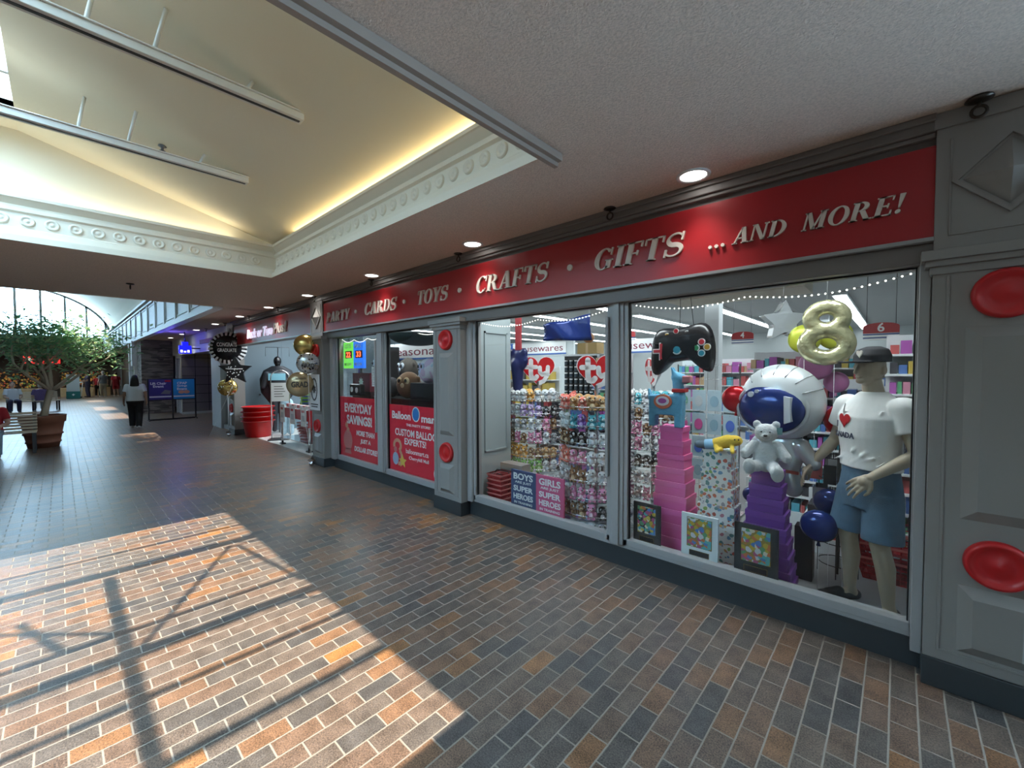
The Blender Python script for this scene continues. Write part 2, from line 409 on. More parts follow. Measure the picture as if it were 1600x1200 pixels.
# unseen skylight bay added behind the camera to bring daylight onto the storefront
sk = MB()
for a, b in (((0.4, -7.1, ZC), (0.5, -3.9, 3.4)), ((3.6, -7.1, ZC), (3.7, -3.9, 3.4)), ((0.4, -4.0, ZC), (3.7, -3.9, 3.4)), ((0.4, -7.1, ZC), (3.7, -7.0, 3.4))): sk.box(a, b)
for i in range(1, 4): sk.box((0.5, -7.0+0.75*i, 3.3), (3.6, -6.93+0.75*i, 3.4))
sk = struct('window_8', sk, m_creamtrim)
MB().quad((0.5, -7.0, 3.38), (3.6, -7.0, 3.38), (3.6, -4.0, 3.38), (0.5, -4.0, 3.38)).build('glass_pane', m_glass, sk)

# moulded cornice ring around the well
prof = [(-0.012, 2.925), (-0.012, 2.985), (0.045, 2.995), (0.055, 3.06), (0.075, 3.075), (0.075, 3.215), (0.05, 3.23), (0.05, 3.265), (0.085, 3.275), (0.085, 3.295),
        (0.03, 3.345), (0.015, 3.35), (0.015, 3.38), (0.11, 3.385), (0.3, 3.385)]
cr = MB(); vs = []
WX0, WX1, WY0, WY1 = -6.3, -1.6, -4.8, 2.0
for d, z in prof: vs += [(WX0-d, WY0-d, z), (WX1+d, WY0-d, z), (WX1+d, WY1+d, z), (WX0-d, WY1+d, z)]
cr.add(vs, [(k*4+i, k*4+(i+1) % 4, k*4+4+(i+1) % 4, k*4+4+i) for k in range(len(prof)-1) for i in range(4)])
rp = [(0.0, 0.014), (0.012, 0.014), (0.018, 0.006), (0.03, 0.006), (0.038, 0.016), (0.05, 0.016), (0.056, 0.0)]
x = -1.83
while x > -6.3:
    cr.lathe([(r, -h) for r, h in rp], (x, WY1+0.075, 3.146), 'Y', 16); x -= 0.1705
y = 1.83
while y > -4.7:
    cr.lathe([(r, h) for r, h in rp], (WX0-0.075, y, 3.146), 'X', 16); y -= 0.1675
struct('trim_2', cr, m_creamtrim, fix=False)

# sloped well ceiling, end walls, skylight curb
s = MB()
YS, ZS, YT, ZT = 2.3, 3.385, -0.22, 4.066
s = MB()
def slab(y0, z0, y1, z1, x0, x1, th=0.08):
    s.add([(x0, y0, z0), (x1, y0, z0), (x1, y1, z1), (x0, y1, z1), (x0, y0, z0+th), (x1, y0, z0+th), (x1, y1, z1+th), (x0, y1, z1+th)],
          [(0, 1, 2, 3), (4, 7, 6, 5), (0, 4, 5, 1), (1, 5, 6, 2), (2, 6, 7, 3), (3, 7, 4, 0)])
slab(YS, ZS, YT, ZT, -6.6, -1.3); slab(-5.1, ZS, -2.6, ZT, -6.6, -1.3)
s.box((-6.6, -2.6, ZT), (-6.03, YT, ZT+0.08)); s.box((-1.75, -2.6, ZT), (-1.3, YT, ZT+0.08))
for xx, dx in ((-6.5, -0.1), (-1.4, 0.1)):
    s.prism([(-5.1, 3.36), (2.3, 3.36), (YT, ZT+0.05), (-2.6, ZT+0.05)], xx, xx+dx, plane='YZ')
struct('ceiling', s, m_cream)
curb = MB()
for a, b in (((-6.1, YT, ZT), (-1.7, YT+0.06, 4.3)), ((-6.1, -2.66, ZT), (-1.7, -2.6, 4.3)), ((-6.1, -2.6, ZT), (-6.03, YT, 4.3)), ((-1.75, -2.6, ZT), (-1.69, YT, 4.3))):
    curb.box(a, b)
curb = struct('window_6', curb, m_creamtrim)
fr = MB()
for xx, ww in ((-3.82, 0.05), (-3.02, 0.045), (-2.48, 0.07), (-5.45, 0.04)): fr.box((xx-ww/2, -2.6, 4.12), (xx+ww/2, YT, 4.18))
fr.box((-4.87, -1.33, 4.12), (-2.2, -1.27, 4.17))
fr.tube([(-4.88, -0.47, 4.14), (-3.55, -1.24, 4.14)], 0.022, 6); fr.tube([(-4.85, -0.42, 4.14), (-3.7, -0.26, 4.14)], 0.022, 6)
fr.tube([(-4.45, -1.75, 4.14), (-3.82, -1.55, 4.14)], 0.03, 6); fr.tube([(-3.82, -1.3, 4.14), (-4.87, -2.3, 4.14)], 0.022, 6)
fr.build('skylight_frame', m_white, curb)
MB().box((-6.05, -2.62, 4.28), (-1.7, YT+0.02, 4.286)).build('glass_pane', m_glass, curb)

# opposite side of the mall and the ends, seen only as light and reflections
m_beige = mat('beige wall', (0.22, 0.2, 0.18), 0.8)
struct('wall_opposite', MB().box((-44, -9.1, 0), (7, -9, 3.0)), m_beige)
struct('wall_near', MB().box((7, -9, 0), (7.1, 3.3, 3.0)), m_beige)
# wall over the opening into the atrium
struct('wall_atrium', MB().box((-9.98, -9, ZC), (-9.88, 3.2, 8.2)), m_cream)

# atrium: panelled fascia, ledge, barrel vault
f = MB()
for yy, sg in ((2.12, 1), (-7.32, -1)):
    y2 = yy+sg*0.12
    f.box((-42, yy, 2.9), (-9.9, y2, 4.12)); f.box((-42, yy-sg*0.05, 2.9), (-9.9, yy, 3.0)); f.box((-42, yy-sg*0.03, 3.0), (-9.9, yy, 3.04))
    f.box((-42, yy-sg*0.05, 3.92), (-9.9, yy, 3.98)); f.box((-42, yy-sg*0.10, 4.04), (-9.9, yy, 4.12)); f.box((-42, yy-sg*0.04, 4.12), (-9.9, yy+sg*0.6, 4.18))
    xx = -10.6
    while xx > -41:
        f.box((xx-0.1, yy-sg*0.035, 3.02), (xx+0.1, yy, 3.93)); f.box((xx-0.2, yy-sg*0.02, 3.1), (xx-0.23, yy, 3.86)); f.box((xx-1.5, yy-sg*0.02, 3.1), (xx-1.47, yy, 3.86))
        f.box((xx-1.5, yy-sg*0.02, 3.83), (xx-0.2, yy, 3.86)); f.box((xx-1.5, yy-sg*0.02, 3.1), (xx-0.2, yy, 3.13))
        xx -= 1.7
struct('trim_3', f, m_white)
v = MB(); n = 40
def arch(t, k=1.0): return (-2.6+5.25*k*cos(t), 4.1+3.35*k*sin(t))
for x0, x1 in ((-42, -9.95),):
    pts = [arch(pi*i/n) for i in range(n+1)]; po = [arch(pi*i/n, 1.03) for i in range(n+1)]
    for i in range(n):
        if i in (16, 17):      # roof lights beside the crown
            segs = [(-13.5, -15.4), (-20.6, -23.6), (-25.6, -28.2), (-33.0, -35.0)]
            prev = x1
            for a, b in segs:
                v.add([(prev, *pts[i]), (a, *pts[i]), (a, *pts[i+1]), (prev, *pts[i+1]), (prev, *po[i]), (a, *po[i]), (a, *po[i+1]), (prev, *po[i+1])], [(0, 1, 2, 3), (7, 6, 5, 4)], 0, True); prev = b
            v.add([(prev, *pts[i]), (x0, *pts[i]), (x0, *pts[i+1]), (prev, *pts[i+1]), (prev, *po[i]), (x0, *po[i]), (x0, *po[i+1]), (prev, *po[i+1])], [(0, 1, 2, 3), (7, 6, 5, 4)], 0, True)
        else:
            v.add([(x1, *pts[i]), (x0, *pts[i]), (x0, *pts[i+1]), (x1, *pts[i+1]), (x1, *po[i]), (x0, *po[i]), (x0, *po[i+1]), (x1, *po[i+1])], [(0, 1, 2, 3), (7, 6, 5, 4)], 0, True)
struct('ceiling', v, m_cream, fix=False)
# arched end window
aw = MB(); ring = [arch(pi*i/n, 1.0) for i in range(n+1)]; rin = [arch(pi*i/n, 0.975) for i in range(n+1)]
for i in range(n):
    aw.add([(-41.9, *ring[i]), (-41.9, *ring[i+1]), (-41.9, *rin[i+1]), (-41.9, *rin[i]), (-42.05, *rin[i+1]), (-42.05, *rin[i])], [(0, 1, 2, 3), (3, 2, 4, 5)], 0, True)
aw.box((-42.05, -7.9, 4.0), (-41.9, 2.7, 4.12))
for yy in (-6.6, -5.5, -4.3, -3.15, -1.85, -0.75, 0.36, 1.38, 2.32):
    k = (yy+2.6)/5.25
    aw.box((-42.0, yy-0.06, 4.1), (-41.9, yy+0.06, 4.1+3.35*sqrt(max(0, 1-k*k))))
aw = struct('window_5', aw, mat('dull grey mullion', (0.16, 0.17, 0.18), 0.6), fix=False)
MB().prism([arch(pi*i/n, 0.99) for i in range(n+1)], -42.01, -42.0, plane='YZ').build('glass_pane', m_glass, aw)

# tie rails hung under the sloped ceiling
m_rail = mat('rail paint', (0.62, 0.59, 0.54), 0.4)
def slope_z(y): return ZS+(YS-y)*(ZT-ZS)/(YS-YT)
def rail(x, z, yend, lab):
    t = thing('track_rail', lab, 'light track', (x, 0, z), 0, 'rails under the sloped ceiling')
    MB().box((-0.045, -3.9, 0), (0.045, yend, 0.05)).box((-0.06, -3.9, 0.05), (0.06, yend, 0.06)).build('rail', m_rail, t, bev=0.004)
    MB().box((-0.012, -3.85, -0.004), (0.012, yend-0.02, 0.0)).build('slot', m_black, t)
    for yy, dx in ((0.95, 0.02), (0.45, 0.14), (0.15, -0.1), (-0.3, 0.12)):
        MB().tube([(0, yy, 0.05), (dx, yy+0.05, slope_z(yy+0.05)-z)], 0.012, 8).build('hanger_rod', m_rail, t)
rail(-3.47, 3.6, 1.34, 'white slotted rail hung under the sloped cream ceiling, nearer the red storefront sign end')
rail(-4.95, 3.575, 1.36, 'white slotted rail hung under the sloped cream ceiling, farther one beside the end wall')

# cove lights behind the cornice
for (loc, sx, sy, e) in (((-3.6, 2.16, 3.40), 4.2, 0.05, 22), ):
    area('cove_light', loc, sx, sy, e, (1.0, 0.93, 0.62), (radians(180), 0, 0))
area('cove_light', (-6.42, 0.3, 3.40), 0.05, 2.6, 3, (1.0, 0.93, 0.7), (radians(180), 0, 0))

# recessed downlights
def downlight(x, y, z, lab, group, e=16, r=0.085):
    t = thing('downlight', lab, 'ceiling light', (x, y, z), 0, group)
    MB().lathe([(r+0.022, 0.0), (r+0.02, -0.008), (r, -0.008), (r-0.005, 0.0)], n=28).build('trim_ring', m_white, t)
    MB().lathe([(0.0, -0.003), (r-0.004, -0.003)], n=28).build('diffuser', m_lamp, t)
    if e:
        l = bpy.data.lights.new('downlight_beam', 'SPOT'); l.energy = e; l.spot_size = radians(95); l.spot_blend = 0.8; l.shadow_soft_size = 0.07; l.color = (1, 0.95, 0.88)
        o = bpy.data.objects.new('downlight_beam', l); COL.objects.link(o); o.location = (x, y, z-0.03)
dl = [-1.02, -3.2, -5.22, -7.37, -9.3, -11.28, -13.55, -15.85, -18.0, -20.2, -22.3]
for i, x in enumerate(dl):
    downlight(x, 2.88, ZC-0.001, 'round recessed downlight in the stippled ceiling over the storefront, %s from the right end' % ORD[i], 'downlights along the storefront')
# dark ceiling hooks
for i, x in enumerate([0.26, -1.706, -3.568, -5.455, -7.4, -9.156, -11.03, -13.1, -15.2]):
    t = thing('ceiling_hook', 'dark bronze ceiling hook beside the sign top, %s from the right end' % ORD[i], 'hook', (x, 3.0, ZC-0.001), 0, 'hooks along the top of the storefront')
    MB().lathe([(0, 0), (0.045, 0), (0.05, -0.008), (0.03, -0.016), (0.012, -0.02), (0, -0.02)], n=20).build('plate', m_bronze, t)
    MB().tube([(0, 0, -0.015), (0, 0, -0.04)], 0.008, 8).tube([(0.026*sin(a), 0, -0.063+0.026*cos(a)) for a in [2*pi*k/14 for k in range(14)]], 0.007, 6, closed=True).build('ring', m_bronze, t)
t = thing('ceiling_hook', 'dark bronze ceiling hook alone on the plain ceiling left of the well corner', 'hook', (-8.24, 0.73, ZC-0.001))
MB().lathe([(0, 0), (0.045, 0), (0.05, -0.008), (0.03, -0.016), (0, -0.02)], n=20).build('plate', m_bronze, t)
MB().tube([(0.03*sin(a), 0, -0.05+0.03*cos(a)) for a in [2*pi*k/14 for k in range(14)]], 0.008, 6, closed=True).build('ring', m_bronze, t)
tag(MB().lathe([(0.0, 0.0), (0.03, 0.0), (0.035, -0.01), (0.012, -0.02), (0.012, -0.045), (0.025, -0.05), (0.0, -0.055)], n=14).build('sprinkler_head', m_dchrome, None, (-5.2, 0.72, slope_z(0.72)-0.001)),
    'small dark sprinkler head on the sloped cream ceiling', 'sprinkler')

# ------------------------------------------------------------------ storefront shell
SY = 3.2
fz = MB()
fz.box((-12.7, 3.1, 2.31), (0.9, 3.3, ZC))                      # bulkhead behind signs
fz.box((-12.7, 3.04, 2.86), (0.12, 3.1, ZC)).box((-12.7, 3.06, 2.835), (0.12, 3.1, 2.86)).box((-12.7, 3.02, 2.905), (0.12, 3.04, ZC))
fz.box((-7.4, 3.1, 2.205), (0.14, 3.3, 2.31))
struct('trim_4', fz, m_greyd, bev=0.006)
kp = MB().box((-7.1, 3.18, 0), (0.12, 3.37, 0.15))
struct('baseboard_front', kp, m_kick)
sill = MB().box((-7.1, 3.165, 0.15), (0.12, 3.34, 0.165), 1).box((-7.1, 3.17, 0.165), (0.12, 3.37, 0.19))
struct('trim_5', sill, [m_alu, m_kick])
def window(n, x0, x1):
    w = MB(); z0, z1 = 0.19, 2.21; b = 0.045
    for a, c2 in (((x0-b, 3.165, z0), (x1+b, 3.23, z0+0.052)), ((x0-b, 3.165, z1-0.005), (x1+b, 3.23, z1+0.03)), ((x0-b, 3.165, z0), (x0, 3.23, z1)), ((x1, 3.165, z0), (x1+b, 3.23, z1)),
                  ((x0-b-0.02, 3.15, z0), (x0-b+0.012, 3.165, z1)), ((x1+b-0.012, 3.15, z0), (x1+b+0.02, 3.165, z1))): w.box(a, c2)
    for a, c2 in (((x0, 3.185, z0+0.052), (x0+0.008, 3.215, z1)), ((x1-0.008, 3.185, z0+0.052), (x1, 3.215, z1)), ((x0, 3.185, z1-0.014), (x1, 3.215, z1-0.004))): w.box(a, c2, 1)
    w = struct('window_%d' % n, w, [m_alu, m_black], bev=0.003)
    MB().box((x0, 3.2, z0+0.05), (x1, 3.206, z1)).build('glass_pane', m_glass, w)
window(1, -1.63, 0.068); window(2, -3.49, -1.82); window(3, -5.38, -4.06); window(4, -6.94, -5.63)
mu = MB()
for a, b in ((-1.755, -1.695), (-5.575, -5.435)): mu.box((a, 3.13, 0.19), (b, 3.28, 2.24))
mu.box((-1.815, 3.12, 0.75), (-1.79, 3.16, 2.1)).box((-5.63, 3.12, 0.75), (-5.6, 3.16, 2.1))
mu.box((0.075, 3.1, 0.12), (0.12, 3.3, 2.24)).box((-3.62, 3.14, 0.16), (-3.53, 3.3, 2.24)).box((-7.1, 3.12, 0.16), (-6.98, 3.3, 2.24)).box((-4.1, 3.16, 0.16), (-4.05, 3.3, 2.24))
struct('trim_6', mu, m_alu, bev=0.004)

def frustum(mb, x0, x1, z0, z1, y, d, ins, mi=0):
    mb.add([(x0, y, z0), (x1, y, z0), (x1, y, z1), (x0, y, z1), (x0+ins, y-d, z0+ins), (x1-ins, y-d, z0+ins), (x1-ins, y-d, z1-ins), (x0+ins, y-d, z1-ins)],
           [(4, 5, 6, 7), (0, 1, 5, 4), (1, 2, 6, 5), (2, 3, 7, 6), (3, 0, 4, 7)], mi)
def pilaster(cx, lab, upper=True, hw=0.25):
    t = thing('pilaster', lab, 'pilaster', (cx, 3.18, 0), 0, 'grey pilasters between the shop windows')
    F = -0.13                                                      # front face of the shaft
    b = MB().box((-hw-0.004, F-0.012, 0), (hw+0.004, 0.12, 0.15)).build('base', m_kick, t, bev=0.004)
    sh = MB().box((-hw, F, 0.15), (hw, 0.12, 2.24))
    fx = 0.055
    for a, c2 in (((-hw+fx-0.006, F-0.006, 0.2), (-hw+fx+0.006, F, 2.12)), ((hw-fx-0.006, F-0.006, 0.2), (hw-fx+0.006, F, 2.12)), ((-hw+fx, F-0.006, 0.2), (hw-fx, F, 0.212))): sh.box(a, c2)
    sh.build('shaft', m_grey, t, bev=0.002)
    p = MB(); frustum(p, -0.13, 0.13, 0.9, 1.86, F, 0.035, 0.055); p.build('raised_panel', m_grey, t)
    p = MB(); frustum(p, -0.13, 0.13, 0.225, 0.565, F, 0.035, 0.05); p.build('raised_panel', m_grey, t)
    for z in (2.01, 0.70):
        MB().lathe([(0, -0.034), (0.012, -0.033), (0.03, -0.026), (0.05, -0.018), (0.07, -0.018), (0.088, -0.026), (0.098, -0.036), (0.107, -0.036), (0.116, -0.022), (0.118, 0.0)], (0, F, z), 'Y', 48).build('red_disc', m_red, t)
    k = MB()
    for z0, z1, o in ((2.13, 2.17, 0.012), (2.17, 2.2, 0.03), (2.2, 2.25, 0.045)): k.box((-hw-o, F-o, z0), (hw+o, 0.12, z1))
    k.build('capital', m_grey, t, bev=0.003)
    if upper:
        u = MB().box((-hw, F+0.0, 2.25), (hw, 0.1, ZC-0.003)).box((-hw-0.01, F-0.012, 2.86), (hw+0.01, F, ZC-0.003))
        u.box((-hw+0.05, F-0.006, 2.32), (hw-0.05, F, 2.33)).box((-hw+0.05, F-0.006, 2.32), (-hw+0.058, F, 2.8)).box((hw-0.058, F-0.006, 2.32), (hw-0.05, F, 2.8))
        u.build('frieze_block', m_grey, t, bev=0.002)
        d = MB(); q = [(0, -0.155), (0.155, 0), (0, 0.155), (-0.155, 0)]
        d.add([(a, F, 2.585+b2) for a, b2 in q]+[(0, F-0.055, 2.585)], [(0, 1, 4), (1, 2, 4), (2, 3, 4), (3, 0, 4)])
        for sx in (-1, 1):
            for sz in (-1, 1):
                a, b2 = (sx*0.195, 0), (0, sz*0.195); w = 0.024
                d.prism([(a[0], a[1]), (b2[0], 2*0+b2[1]), (0, b2[1]-sz*w), (a[0]-sx*w, 0)], F-0.016, F, M=Matrix.Translation((0, 0, 2.585)))
        d.build('diamond_boss', m_grey, t)
    return t
pilaster(0.372, 'grey panelled pilaster with two red discs at the right edge, beside the mannequin window')
pilaster(-3.855, 'grey panelled pilaster with two red discs between the red postered window and the toy window', upper=False)
pilaster(-7.45, 'grey panelled pilaster with red discs and diamond block beside the shop entrance')
pilaster(-12.85, 'narrow grey pilaster on the far side of the shop entrance, behind the black balloons')

# ================================================================== serif sign lettering, cut as solid letters
def Rr(a, b, c2, d): return [(a, b), (c2, b), (c2, d), (a, d)]
def stem(x, y0=0.0, y1=1.0, w=0.2, lo=True, hi=True, s=0.07, t=0.055):
    o = [Rr(x, y0, x+w, y1)]
    if lo: o.append(Rr(x-s, y0, x+w+s, y0+t))
    if hi: o.append(Rr(x-s, y1-t, x+w+s, y1))
    return o
def diag(x0, y0, x1, y1, w): return [[(x0, y0), (x0+w, y0), (x1+w, y1), (x1, y1)]]
def arc(cx, cy, rx, ry, w, t, a0, a1, n=18):
    o = []; A = [radians(a0+(a1-a0)*i/n) for i in range(n+1)]
    for i in range(n):
        p = [(cx+rx*cos(a), cy+ry*sin(a)) for a in (A[i], A[i+1])]; q = [(cx+(rx-w)*cos(a), cy+(ry-t)*sin(a)) for a in (A[i+1], A[i])]
        o.append(p+q)
    return o
def spine(pts, ws):
    o = []
    for i in range(len(pts)-1):
        (a, b), (c2, d) = pts[i], pts[i+1]; L = math.hypot(c2-a, d-b)
        def nrm(j):
            k0, k1 = max(0, j-1), min(len(pts)-1, j+1); dx, dy = pts[k1][0]-pts[k0][0], pts[k1][1]-pts[k0][1]; l = math.hypot(dx, dy); return -dy/l, dx/l
        n0, n1 = nrm(i), nrm(i+1); w0, w1 = ws[i]/2, ws[i+1]/2
        o.append([(a+n0[0]*w0, b+n0[1]*w0), (a-n0[0]*w0, b-n0[1]*w0), (c2-n1[0]*w1, d-n1[1]*w1), (c2+n1[0]*w1, d+n1[1]*w1)])
    return o
def S_():
    P, W = [], []
    for i in range(29):
        t = i/28
        if t < 0.5: a = radians(20+250*(t/0.5)); P.append((0.36+0.245*cos(a), 0.735+0.235*sin(a)))
        else: a = radians(90-250*((t-0.5)/0.5)); P.append((0.36+0.27*cos(a), 0.265+0.235*sin(a)))
        W.append(0.07+0.14*max(0, 1-abs(t-0.5)/0.27))
    return spine(P, W)+[Rr(0.56, 0.66, 0.63, 1.0), Rr(0.06, 0.0, 0.13, 0.34)]
G = {
 'A': (0.86, diag(0.08, 0, 0.36, 1, 0.09)+diag(0.56, 0, 0.34, 1, 0.22)+[Rr(0.2, 0.3, 0.62, 0.36), Rr(0.0, 0, 0.27, 0.055), Rr(0.48, 0, 0.87, 0.055)]),
 'C': (0.78, arc(0.42, 0.5, 0.4, 0.52, 0.2, 0.06, 42, 318)+[Rr(0.68, 0.66, 0.74, 1.0), Rr(0.68, 0.14, 0.73, 0.26)]),
 'D': (0.86, stem(0.1)+arc(0.3, 0.5, 0.52, 0.5, 0.2, 0.055, -90, 90)),
 'E': (0.74, stem(0.1)+[Rr(0.1, 0, 0.68, 0.06), Rr(0.1, 0.94, 0.66, 1), Rr(0.25, 0.48, 0.5, 0.54), Rr(0.47, 0.4, 0.53, 0.62), Rr(0.62, 0, 0.69, 0.26), Rr(0.6, 0.76, 0.66, 1)]),
 'F': (0.7, stem(0.1)+[Rr(0.1, 0.94, 0.66, 1), Rr(0.25, 0.46, 0.5, 0.52), Rr(0.47, 0.38, 0.53, 0.6), Rr(0.6, 0.74, 0.66, 1)]),
 'G': (0.86, arc(0.42, 0.5, 0.4, 0.52, 0.2, 0.06, 42, 315)+[Rr(0.68, 0.66, 0.74, 1.0), Rr(0.56, 0.04, 0.75, 0.44), Rr(0.5, 0.4, 0.82, 0.455)]),
 'I': (0.4, stem(0.1)),
 'M': (1.06, stem(0.1, w=0.08)+diag(0.44, 0, 0.1, 1, 0.2)+diag(0.46, 0, 0.76, 1, 0.08)+stem(0.74, w=0.2)),
 'N': (0.9, stem(0.1, w=0.08)+diag(0.6, 0, 0.1, 1, 0.2)+stem(0.7, w=0.08, lo=False)),
 'O': (0.86, arc(0.43, 0.5, 0.42, 0.52, 0.2, 0.055, 0, 360, 32)),
 'P': (0.72, stem(0.1)+arc(0.3, 0.74, 0.38, 0.26, 0.19, 0.055, -90, 90)),
 'R': (0.88, stem(0.1)+arc(0.3, 0.74, 0.38, 0.26, 0.19, 0.055, -90, 90)+diag(0.6, 0, 0.36, 0.5, 0.22)+[Rr(0.6, 0, 0.9, 0.055)]),
 'S': (0.7, S_()),
 'T': (0.76, stem(0.28, hi=False)+[Rr(0.03, 0.94, 0.73, 1), Rr(0.03, 0.72, 0.085, 1), Rr(0.675, 0.72, 0.73, 1)]),
 'Y': (0.82, stem(0.32, 0, 0.46, hi=False)+diag(0.32, 0.42, 0.06, 1, 0.22)+diag(0.44, 0.42, 0.66, 1, 0.085)+[Rr(0, 0.945, 0.36, 1), Rr(0.56, 0.945, 0.82, 1)]),
 '!': (0.34, [[(0.13, 0.3), (0.2, 0.3), (0.27, 1), (0.06, 1)], circ(0.165, 0.1, 0.1, 0.1, 16)]),
 '.': (0.28, [circ(0.12, 0.09, 0.09, 0.09, 14)]),
 ' ': (0.34, []),
}
def serif(mb, s, x0, w, zb, h, y, th, mi=0, shear=0.24, side=None):
    tot = sum(G[ch][0] for ch in s)+0.02*(len(s)-1); k = w/tot; x = 0
    for ch in s:
        adv, polys = G[ch]
        for p in polys:
            q = [(x0+(a+x)*k+shear*h*b, zb+b*h) for a, b in p]
            ar = sum(q[i][0]*q[(i+1) % len(q)][1]-q[(i+1) % len(q)][0]*q[i][1] for i in range(len(q)))
            if ar < 0: q = q[::-1]
            mb.prism(q, y-th, y, mi, side=side)
        x += adv+0.02
m_lside = mat('letter edge', (0.3, 0.24, 0.21), 0.6)
def signboard(x0, x1, lab):
    t = thing('sign_board', lab, 'shop sign', ((x0+x1)/2, 3.1, 2.31)); h = (x1-x0)/2
    MB().box((-h, -0.03, 0.02), (h, -0.002, 0.485)).build('red_panel', m_signred, t)
    MB().box((-h, -0.045, 0.0), (h, -0.002, 0.02)).build('bottom_edge', m_alu, t)
    return t
t = signboard(-7.19, 0.125, 'long red fascia sign over the shop windows with raised white italic words'); ox = (-7.19+0.125)/2
YF = -0.03
for s, x0, w, zb, h in (('PARTY', -7.06, 0.8, 2.462, 0.165), ('CARDS', -5.78, 0.85, 2.47, 0.168), ('TOYS', -4.45, 0.6, 2.475, 0.168), ('CRAFTS', -3.36, 0.97, 2.478, 0.17), ('GIFTS', -1.9, 0.74, 2.48, 0.165),
                        ('AND', -0.83, 0.30, 2.483, 0.1), ('MORE!', -0.45, 0.45, 2.483, 0.1)):
    b = MB(); serif(b, s, x0-ox, w, zb-2.31, h, YF, 0.018, side=None); b.build('lettering', m_letter, t)
for x in (-6.04, -4.73, -3.62, -2.13):
    MB().prism(circ(x-ox, 2.552-2.31, 0.027), YF-0.018, YF).build('bullet_dot', m_letter, t)
b = MB()
for x in (-0.965, -0.925, -0.885): b.prism(circ(x-ox, 2.493-2.31, 0.012, n=14), YF-0.018, YF)
b.build('lettering', m_letter, t)
t = signboard(-12.55, -7.71, 'faded red sign over the shop entrance with white script name'); ox = (-12.55-7.71)/2
b = MB(); text(b, 'Buck or Two', (-10.55-ox, YF, 0.225), 1.75, 0.21, 0, 0.03, 0.2, 0.02); b.build('lettering', mat('lit white letter', (0.8, 0.75, 0.85), 0.4, emit=(0.85, 0.75, 1.0), es=0.5), t)
b = MB(); text(b, 'Plus!', (-9.25-ox, YF, 0.24), 0.75, 0.22, 0, 0.03, 0.2, 0.02); b.build('lettering', m_letter, t)

# ================================================================== shop interior shell
ZI = 2.95
ci = MB().box((-13.4, 3.3, ZI), (4, 17, ZI+0.1)); struct('ceiling', ci, mat('shop ceiling', (0.36, 0.375, 0.38), 0.9))
struct('wall_back', MB().box((-13.4, 17, 0), (4, 17.1, 3)), m_storew)
struct('wall_right', MB().box((1.6, 3.3, 0), (1.7, 17, 3)), m_storew)
struct('wall_left', MB().box((-13.0, 3.32, 0), (-12.9, 6.2, ZI)).box((-12.9, 4.3, 0.02), (-12.893, 4.315, 2.6)).box((-12.9, 5.1, 0.02), (-12.893, 5.115, 2.6)).box((-12.9, 3.5, 2.45), (-12.893, 6.2, 2.465)).box((-13.4, 6.2, 0), (-13.3, 17, ZI)), m_panel)
tag(MB().lathe([(0.0, -0.05), (0.02, -0.05), (0.026, -0.035), (0.02, -0.02), (0.01, -0.012), (0.022, 0.0)], (0, 0, 0), 'X', 14).build('door_knob', m_chrome, None, (-12.86, 3.72, 1.02)), 'small chrome knob on the blue grey panel wall at the entrance', 'door knob')
# return wall with picture-frame moulding left of the plush window
rw = MB().box((-3.7, 3.32, 0), (-3.6, 3.87, 2.6))
for a, b in (((3.41, 0.68), (3.80, 0.70)), ((3.41, 2.1), (3.80, 2.12)), ((3.41, 0.68), (3.43, 2.12)), ((3.78, 0.68), (3.80, 2.12))): rw.box((-3.6, a[0], a[1]), (-3.585, b[0], b[1]))
struct('wall_side', rw, mat('window return paint', (0.36, 0.42, 0.43), 0.5))
struct('trim_7', MB().box((-3.6, 3.68, 0.0), (-3.25, 3.84, 0.52)), mat('taupe platform', (0.33, 0.30, 0.27), 0.6))
struct('trim_8', MB().box((-3.6, 3.3, ZI-0.35), (1.6, 3.36, ZI)).box((-7.1, 3.3, ZI-0.35), (-3.7, 3.36, ZI)), MATS['shop ceiling'])
# cream dropped beams near the front and white columns
bm = MB().box((-2.7, 6.5, 2.72), (-0.9, 7.2, ZI)).box((-0.9, 5.6, 2.80), (1.6, 6.3, ZI)); struct('trim_9', bm, mat('cream beam', (0.6, 0.54, 0.45), 0.8))
for x, y in ((-2.45, 8.0), (-1.35, 12.5)):
    tag(MB().box((-0.12, -0.12, 0), (0.12, 0.12, ZI)).build('column', m_white, None, (x, y, 0), bev=0.01), 'square white column inside the shop, %s' % ('behind the black controller balloon' if y < 10 else 'far back beside the silver balloon'), 'column')
# fluorescent strips
k = 0
for x in (-0.75, -2.75, -4.4, -6.05, -7.7, -9.3, -10.9):
    for y in (4.6, 8.9, 12.9):
        if y == 4.6 and x > -3: continue
        if -7.0 < x < -5.8 and y < 5: pass
        t = thing('light_strip', 'fluorescent strip on the shop ceiling, %s row from the right, %s' % (ORD[k % 7], {4.6: 'nearest the windows', 8.9: 'mid shop', 12.9: 'near the back wall'}[y]), 'ceiling light', (x, y, ZI-0.001), 0, 'fluorescent strips')
        MB().box((-0.11, 0, -0.05), (0.11, 3.9, 0)).build('housing', m_white, t, bev=0.01)
        MB().box((-0.085, 0.03, -0.062), (0.085, 3.87, -0.05)).build('diffuser', m_tube, t)
    k += 1
for x, y, e in ((-1.4, 9.5, 42), (-5.0, 9.5, 55), (-9.0, 9.5, 60), (-1.2, 13.5, 32), (-6.5, 13.5, 60)):
    area('strip_light', (x, y, 2.84), 2.6, 3.6, e, (0.86, 0.95, 1.0))
